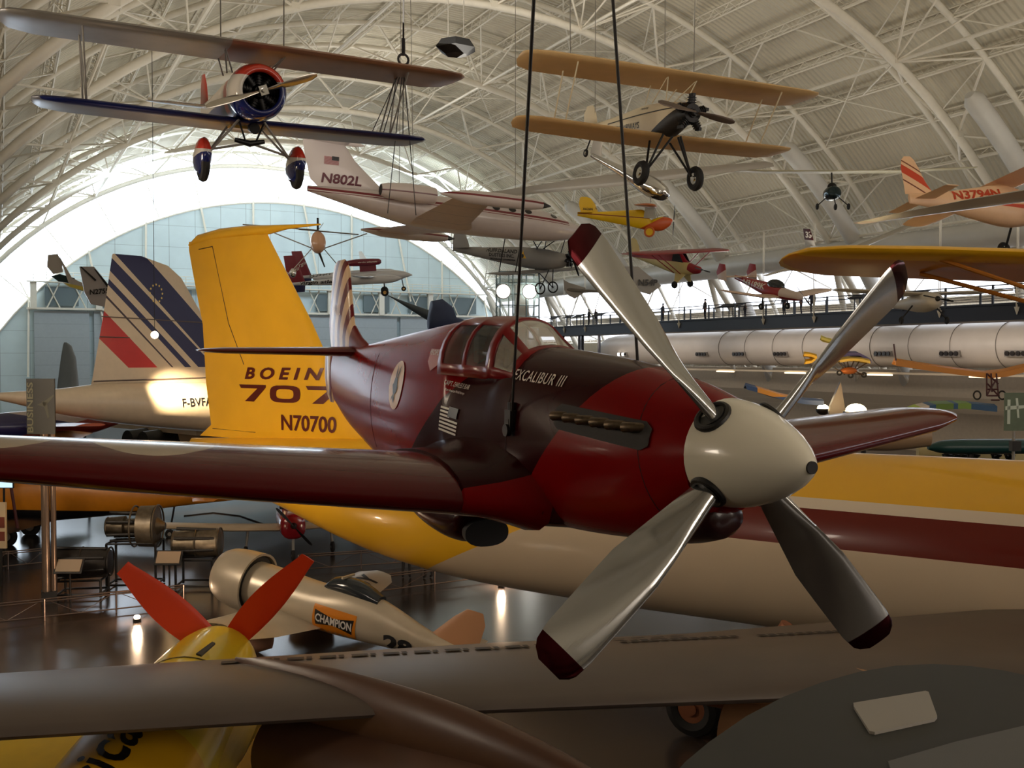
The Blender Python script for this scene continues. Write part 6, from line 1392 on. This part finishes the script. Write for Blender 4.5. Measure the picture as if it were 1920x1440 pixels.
# big white cylindrical duct below it with lamp clusters
tb = thing('ribbed_cylinder', 'huge pale ribbed cylinder lying along the right wall below the walkway', 'cylinder', (60, 30, 8.2))
c = MB(); c.cyl((0, -20, 0), (0, 60, 0), 1.55, n=40, caps=False)
c.loft([[Vector((r * math.cos(2 * PI * i / 40), y, r * math.sin(2 * PI * i / 40))) for i in range(40)] for y, r in ((60, 1.55), (62.5, 1.52), (64.4, 1.35), (65.6, 1.0), (66.2, .5), (66.3, .05))])
c.build('hull', mat('hull_white', (186, 178, 172), rough=.45, noise=.05, nscale=.8), tb, ang=50)
for k in range(16):
    c = MB(); c.torus((0, -10 + 3.6 * k, 0), (0, 1, 0), 1.56, .03, 40, 5); c.build('seam_ring', mat('seam_grey', (110, 104, 100), rough=.5), tb)
for k, px in enumerate((1167, 1315, 1385, 1463, 1655, 1780, 1905)):
    p = at_x(px, 670, 58.45); p.z = 7.65
    o = thing('lamp_cluster', ['bank of four round lamps on the cylinder, %s' % t for t in ('lit bank beside the far hanging cable', 'first unlit bank right of the tall blade', 'second unlit bank right of the tall blade', 'unlit bank before the crossing blade', 'unlit bank above the dark-headed ultralight', 'unlit bank over the orange wing', 'unlit bank at the right edge')][k], 'lamp', p, None, 'lamp banks on the cylinder')
    c = MB(); c.box((0.1, 0, 0), (.25, 1.7, .42)); c.build('housing', mat('bank_grey', (126, 120, 116), rough=.5), o)
    for j in range(4):
        lit = k == 0 and j in (1, 3); c = MB(); c.cyl((-.05, -.6 + .4 * j, 0), (-.14, -.6 + .4 * j, 0), .16, n=14); c.build('lens', emis('lens_lit', (255, 240, 220), 14) if lit else mat('lens_dark', (34, 28, 28), rough=.2), o)
sh_ = thing('light_shelf', 'long pale ledge with strip lamps running under the cylinder', 'shelf', (58.6, 30, 6.2))
c = MB(); c.box((.6, 20, 0), (1.4, 92, .14)); c.build('ledge', mat('ledge_cream', (190, 176, 156), rough=.6), sh_)
for k in range(9):
    c = MB(); c.box((-.15, -20 + 9 * k, -.12), (.3, 2.2, .12)); c.build('strip_lamp', emis('strip_glow', (255, 226, 180), 2.2), sh_)

# elevator tower of glass with two round lamps
et = at(970, 620, 92); et.z = 0
tw = thing('elevator_tower', 'glass-clad elevator tower with two round bright lamps beyond the canopy', 'tower', et, att(-20, 0, 0))
M_GT = mat('tower_glass', (150, 176, 176), rough=.1, alpha=.45, metal=.2)
c = MB(); c.box((0, 0, 7.3), (3.4, 3.2, 14.6)); c.build('glass_shaft', M_GT, tw)
c = MB()
for x in (-1.75, -.6, .6, 1.75):
    for y in (-1.65, 1.65): c.bar((x, y, 0), (x, y, 15), .07, 6)
for z in range(1, 16): 
    for y in (-1.65, 1.65): c.bar((-1.75, y, z), (1.75, y, z), .04, 4)
    for x in (-1.75, 1.75): c.bar((x, -1.65, z), (x, 1.65, z), .04, 4)
c.build('steel_frame', mat('tower_steel', (110, 126, 128), rough=.4, metal=.4), tw)
c = MB(); c.box((.4, .2, 7), (1.2, 1.2, 13.8)); c.build('lift_core', mat('lift_core', (150, 128, 116), rough=.6), tw)
for x, e in ((-1.5, 3), (.85, 14)):
    c = MB(); c.cyl((x, -1.8, 13.2), (x, -2.0, 13.2), .62, n=26); c.build('round_lamp', emis('round_lamp_%d' % e, (250, 246, 236), e), tw)
    c = MB(); c.torus((x, -1.95, 13.2), (0, 1, 0), .64, .06, 26, 6); c.build('lamp_ring', M_STRUTG, tw)

# white rounded tailplane lettered N54P and the grey glider tail behind the blade
for px, py, d, lb, txt in ((1198, 525, 66, 'grey tilted wing panel lettered N54P behind the upper left blade', 'N54P'),):
    o = thing('lettered_wing', lb, 'airplane', at(px, py, d), att(-117, 0, 0)); iv = o.matrix_world.inverted()
    q = [iv @ at(a, b, d) for a, b in ((1150, 500), (1196, 500), (1240, 536), (1218, 552), (1176, 540))]; c = MB(); c.plate(q, (1, 0, 0), .25); c.build('wing', mat('panel_grey', (160, 158, 156), rough=.5), o)
    a, b, e = iv @ at(1196, 536, d - .2), iv @ at(1232, 536, d - .2), iv @ at(1197, 524, d - .2); decal('lettering', text_geo('N54P', .04), BKM, o, a, b - a, e - a, (1, 0, 0), None, .1)
o = thing('grey_tail_boom', 'pale grey upright tail with long thin boom left of the tall blade', 'glider', at(1078, 545, 74), att(-27, 0, 0)); iv = o.matrix_world.inverted()
c = MB(); c.plate([iv @ at(a, b, 74) for a, b in ((1056, 524), (1066, 530), (1098, 540), (1096, 548), (1078, 560), (1066, 554), (1058, 544))], (0, 1, 0), .2); c.build('fin', M_STRUTG, o)
c = MB(); c.cyl(iv @ at(1064, 543, 74), iv @ at(1160, 549, 72), .12, .07, 8); c.build('boom', M_STRUTG, o)

# light ultralights and hang gliders hung before the right wall
def kite(name, label, cols, pts, d, keel=True):
    o = thing(name, label, 'glider', at(*pts[1], d), att(-27, 0, 0)); iv = o.matrix_world.inverted(); P3 = [iv @ at(x, y, d + dd) for (x, y), dd in zip(pts, (0, 0, 0, 0, 0, 0, 0))]
    return o, iv
def slab(o, iv, pts, d, m, name='sail', th=.12, depth=1.5):
    """curved fabric wing: outline seen at distance d, carried back over its own chord"""
    c = MB(); n = len(pts); A = [iv @ at(x, y, d) for x, y in pts]; rr = []
    for i, p in enumerate(A):
        w = depth * (1 - .7 * abs(2 * i / (n - 1) - 1)); rr.append([p, p + Vector((0, w * .4, .10)), p + Vector((0, w, -.1)), p + Vector((0, w, -.1 - th * .3)), p + Vector((0, w * .4, -.02)), p + Vector((0, 0, -th))])
    c.loft(rr); return c.build(name, m, o, ang=50)
o = thing('orange_wing_trike', 'long amber wing with spindly dark red frame and two wheels hanging at right', 'ultralight', at(1858, 712, 42), att(-27, 0, 0)); iv = o.matrix_world.inverted()
M_AMB = mat('amber_sail', (196, 124, 30), rough=.5)
slab(o, iv, [(1680, 676), (1720, 682), (1790, 692), (1856, 700), (1890, 696), (1960, 678), (2040, 664)], 42, M_AMB, th=.22)
c = MB()
for a, b in (((1850, 700), (1850, 742)), ((1868, 700), (1872, 742)), ((1850, 742), (1874, 742)), ((1850, 718), (1872, 742)), ((1868, 712), (1850, 742)), ((1858, 700), (1860, 735)), ((1858, 750), (1874, 750)), ((1852, 730), (1872, 730)), ((1680, 676), (1676, 645)), ((1850, 700), (1872, 720))): c.bar(iv @ at(*a, 42), iv @ at(*b, 42), .035, 5)
c.build('frame', mat('frame_red_dark', (70, 30, 30), rough=.5), o)
for x in (1832, 1879):
    c = MB(); c.torus(iv @ at(x, 741, 42), (1, .5, 0), .17, .035, 18, 6); c.build('wheel', M_TYRE, o)
o = thing('striped_ultralight', 'small ultralight with purple and yellow wing, cage and three wheels', 'ultralight', at(1592, 690, 48), att(-27, 0, 0)); iv = o.matrix_world.inverted()
slab(o, iv, [(1572, 668), (1590, 662), (1612, 662), (1630, 672), (1634, 676)], 48, mat('purple_sail', (96, 84, 128), rough=.5)); slab(o, iv, [(1575, 675), (1595, 672), (1615, 673), (1632, 677)], 47.6, mat('yellow_sail', (206, 170, 70), rough=.5), 'lower_sail')
c = MB()
for a, b in (((1572, 680), (1590, 700)), ((1590, 700), (1610, 690)), ((1588, 674), (1592, 698)), ((1602, 674), (1592, 698)), ((1612, 676), (1598, 700)), ((1565, 690), (1584, 702)), ((1598, 695), (1618, 702)), ((1610, 690), (1632, 676)), ((1580, 674), (1586, 692)), ((1590, 700), (1620, 702))): c.bar(iv @ at(*a, 48), iv @ at(*b, 48), .03, 5)
c.build('frame', mat('frame_dark', (60, 44, 34), rough=.5), o)
c = MB(); c.ball(iv @ at(1591, 695, 48), .35, (1.2, .7, .5), 10, 6); c.build('seat_pod', mat('copper_pod', (190, 110, 60), rough=.3, metal=.5), o)
for x, y in ((1595, 704), (1620, 703), (1574, 699)):
    c = MB(); c.torus(iv @ at(x, y, 48), (.5, 1, 0), .10, .04, 14, 6); c.build('wheel', M_TYRE, o)
o = thing('yellow_canard', 'small yellow winged ultralight tail left of the crossing blade', 'ultralight', at(1522, 672, 48), att(-27, 0, 0)); iv = o.matrix_world.inverted()
slab(o, iv, [(1508, 663), (1520, 664), (1532, 668)], 48, mat('canary_sail', (222, 170, 30), rough=.5), depth=.8); slab(o, iv, [(1510, 678), (1522, 676), (1530, 670)], 48, mat('canary_sail'), 'lower_sail', depth=.8)
o = thing('pale_yellow_kite', 'pale yellow small kite wing before the cylinder', 'kite', at(1552, 636, 50), att(-27, 0, 0)); iv = o.matrix_world.inverted(); slab(o, iv, [(1540, 632), (1552, 636), (1566, 640)], 50, mat('lime_sail', (206, 190, 90), rough=.5), depth=.7)
for lb, pts, cols in (('blue, white and lime striped hang glider above the red wing tip', [(1698, 773), (1722, 764), (1760, 758), (1810, 756), (1870, 762)], None),):
    o = thing('hang_glider', lb, 'hang glider', at(1780, 760, 46), att(-27, 0, 0)); iv = o.matrix_world.inverted()
    M_HG = mat('hang_glider_sail', (30, 72, 110), rough=.5, regions=[([('p', 1, 0, 0, -.6), ('p', -1, 0, 0, -.2)], (90, 120, 40)), ([('p', -1, 0, 0, .9)], (190, 180, 170)), ([('p', -1, 0, 0, 1.3)], (150, 170, 60)), ([('p', 1, 0, 0, .4), ('p', -1, 0, 0, -1.0)], (110, 140, 50))])
    slab(o, iv, pts, 46, M_HG, th=.25, depth=2.5)
o = thing('hang_glider', 'orange and blue hang glider wing behind the spinner tip', 'hang glider', at(1470, 745, 46), att(-27, 0, 0)); iv = o.matrix_world.inverted()
slab(o, iv, [(1400, 722), (1430, 730), (1470, 742), (1510, 750), (1545, 752)], 46, mat('blue_orange_sail', (40, 70, 120), rough=.5, regions=[([('p', 0, 0, 1, .02), ('p', 1, 0, 0, -1.2)], (206, 140, 50))]), th=.2, depth=2)
# floodlights right of the spinner and a dark pointed tail fin between them
fa = at(1605, 775, 44); floodlight(fa, 60, 'brightest warm floodlight beside the dark pointed fin', emit=45, head=.55)
fb = at(1543, 768, 46.9); floodlight(fb, 30, 'smaller warm floodlight left of the dark pointed fin', emit=30, head=.32)
o = thing('pointed_tail_fin', 'tall pointed taupe tail fin between the two floodlights', 'airplane', at(1578, 800, 46), att(-27, 0, 0)); iv = o.matrix_world.inverted()
c = MB(); c.plate([iv @ at(x, y, 46) for x, y in ((1548, 802), (1556, 760), (1575, 716), (1582, 760), (1586, 802))], (0, 1, 0), .22); c.build('fin', mat('taupe_fin', (84, 70, 60), rough=.5), o)
c = MB(); body_loft(c, [(-2.4, -.1, -.5, .1), (-1, .15, -.9, .5), (2, .15, -1.1, .6), (4, .0, -.9, .3)], 14); c.build('fuselage', mat('taupe_body', (150, 124, 96), rough=.4), o)
c = MB(); c.bar((1, 0, -1), (1, 0, -o.location.z), .12, 8); c.build('leg', M_FRM, o)
# green banner and its pole
gb = thing('exhibit_banner', 'grey-green banner sign with a white aeroplane drawing at the right edge', 'sign', at(1903, 772, 40), att(-27, 0, 0))
c = MB(); c.box((0, 0, 0), (.85, .06, 1.5)); c.build('panel', mat('banner_green', (84, 98, 76), rough=.5, noise=.1), gb)
decal('aeroplane_drawing', join_geo([poly_geo([(.1, .9), (.25, .9), (.25, .1), (.1, .1)]), poly_geo([(.0, .55), (.95, .62), (.95, .72), (.0, .68)]), poly_geo([(.5, .95), (.62, .95), (.7, .3), (.6, .3)])]), mat('drawing_pale', (186, 196, 182), rough=.5), gb, (-.4, 0, -.6), (.8, 0, 0), (0, 0, 1.2), (0, -1, 0), None, .04)
c = MB(); c.bar((0, .08, -gb.location.z), (0, .08, .7), .06, 8); c.build('post', M_STRUTG, gb); c = MB(); c.box((0, -.05, -1.35), (.35, .3, .4)); c.build('lamp_box', M_FRM, gb)
# teal hull and a row of dark engines behind the yellow airliner's back
th_ = thing('teal_hull', 'dark teal boat-like hull low behind the airliner at right', 'aircraft hull', at(1855, 838, 50), att(-20, 0, 0))
c = MB(); body_loft(c, [(-3.2, .1, -.1, .1), (-2.4, .35, -.3, .5), (0, .4, -.35, .7), (4, .35, -.35, .7)], 18); c.build('hull', mat('teal_paint', (22, 62, 62), rough=.35), th_)
for x_ in (-1, 2.5):
    c = MB(); c.bar((x_, 0, -.3), (x_, 0, -th_.location.z), .15, 8); c.build('cradle_post', M_FRM, th_)
lt = thing('long_display_case', 'long lit cream display wall below the teal hull', 'case', at(1850, 858, 53), att(-20, 0, 0))
c = MB(); c.box((1, .6, 0), (9, .3, 1.1)); c.build('backboard', mat('case_cream', (206, 190, 140), rough=.6), lt); c = MB(); c.box((1, 0, -.7), (9.4, 1.6, .4)); c.box((1, 0, -1.6), (9, 1.2, 1.6)); c.build('plinth', mat('case_base', (90, 70, 60), rough=.6), lt)
for k, px in enumerate((1776, 1790, 1803, 1815, 1828, 1868, 1893)):
    o = thing('display_engine', 'small dark engine in a row on the display case, %s' % ('leftmost', 'second from left', 'largest', 'fourth from left', 'fifth from left', 'alone right of the gap', 'rightmost')[k], 'engine', at(px, 856, 52.2), None, 'row of small dark engines')
    c = MB(); radial(c, 0, .24, 5, L=.12); c.build('cylinders', M_BLK, o); c = MB(); c.cyl((0, 0, 0), (0, 0, -.45), .06, n=6); c.build('post', M_FRM, o)
o = thing('storage_cabinet', 'pale square cabinet on the mezzanine behind the hang glider', 'cabinet', at(1706, 782, 55), att(-27, 0, 0)); c = MB(); c.box((0, 0, 0), (.5, .5, .75)); c.build('cabinet_body', mat('cabinet_pale', (176, 168, 158), rough=.6), o)
c = MB(); c.box((0, 0, -.6), (.4, .4, .5)); c.build('cabinet_base', M_FRM, o)
mz = MB(); mz.box((56.8, 55, 4.05), (5.6, 100, .3)); mz.box((54.1, 55, 4.4), (.1, 100, .9)); struct(mz.build('trim_17', mat('mezzanine_cream', (170, 156, 140), rough=.6)))

# dark reading rail right in front of the viewer
def zr(px, py): return at_z(px, py, 6.86)
rl = thing('foreground_reading_rail', 'dark grey curved reading rail with a blank pale label at the bottom right', 'sign panel', zr(1680, 1350))
o3 = rl.location.copy()
edge = [(1285, 1440), (1330, 1402), (1400, 1353), (1470, 1316), (1540, 1289), (1610, 1269), (1680, 1257), (1750, 1254), (1820, 1258), (1880, 1266), (1990, 1290), (2100, 1330), (2100, 1560), (1180, 1560)]
c = MB(); c.plate([zr(*p) - o3 for p in edge], (0, 0, 1), .02); c.build('board', mat('rail_board', (38, 38, 35), rough=.6, noise=.04, nscale=30), rl)
c = MB(); c.plate([zr(*p) - o3 + Vector((0, 0, .012)) for p in ((1600, 1333), (1735, 1310), (1741, 1312), (1757, 1358), (1752, 1364), (1640, 1389), (1630, 1387), (1601, 1340))], (0, 0, 1), .006); c.build('blank_label', mat('label_pale', (150, 144, 134), rough=.5), rl)
c = MB(); c.plate([zr(*p) - o3 + Vector((0, 0, .012)) for p in ((1665, 1445), (1790, 1408), (1990, 1360), (2100, 1500), (1700, 1560))], (0, 0, 1), .006); c.build('text_sheet', mat('sheet_grey', (84, 84, 82), rough=.5), rl)
c = MB(); c.box((.12, -.12, -.55), (.08, .06, 1.1)); c.build('support_leg', M_FRM, rl)
ww = MB(); ww.box((3, -1.2, 5.8), (10, 3.2, .2)); struct(ww.build('trim_18', mat('walkway_floor', (70, 66, 62), rough=.7)))
bpy.context.view_layer.update()
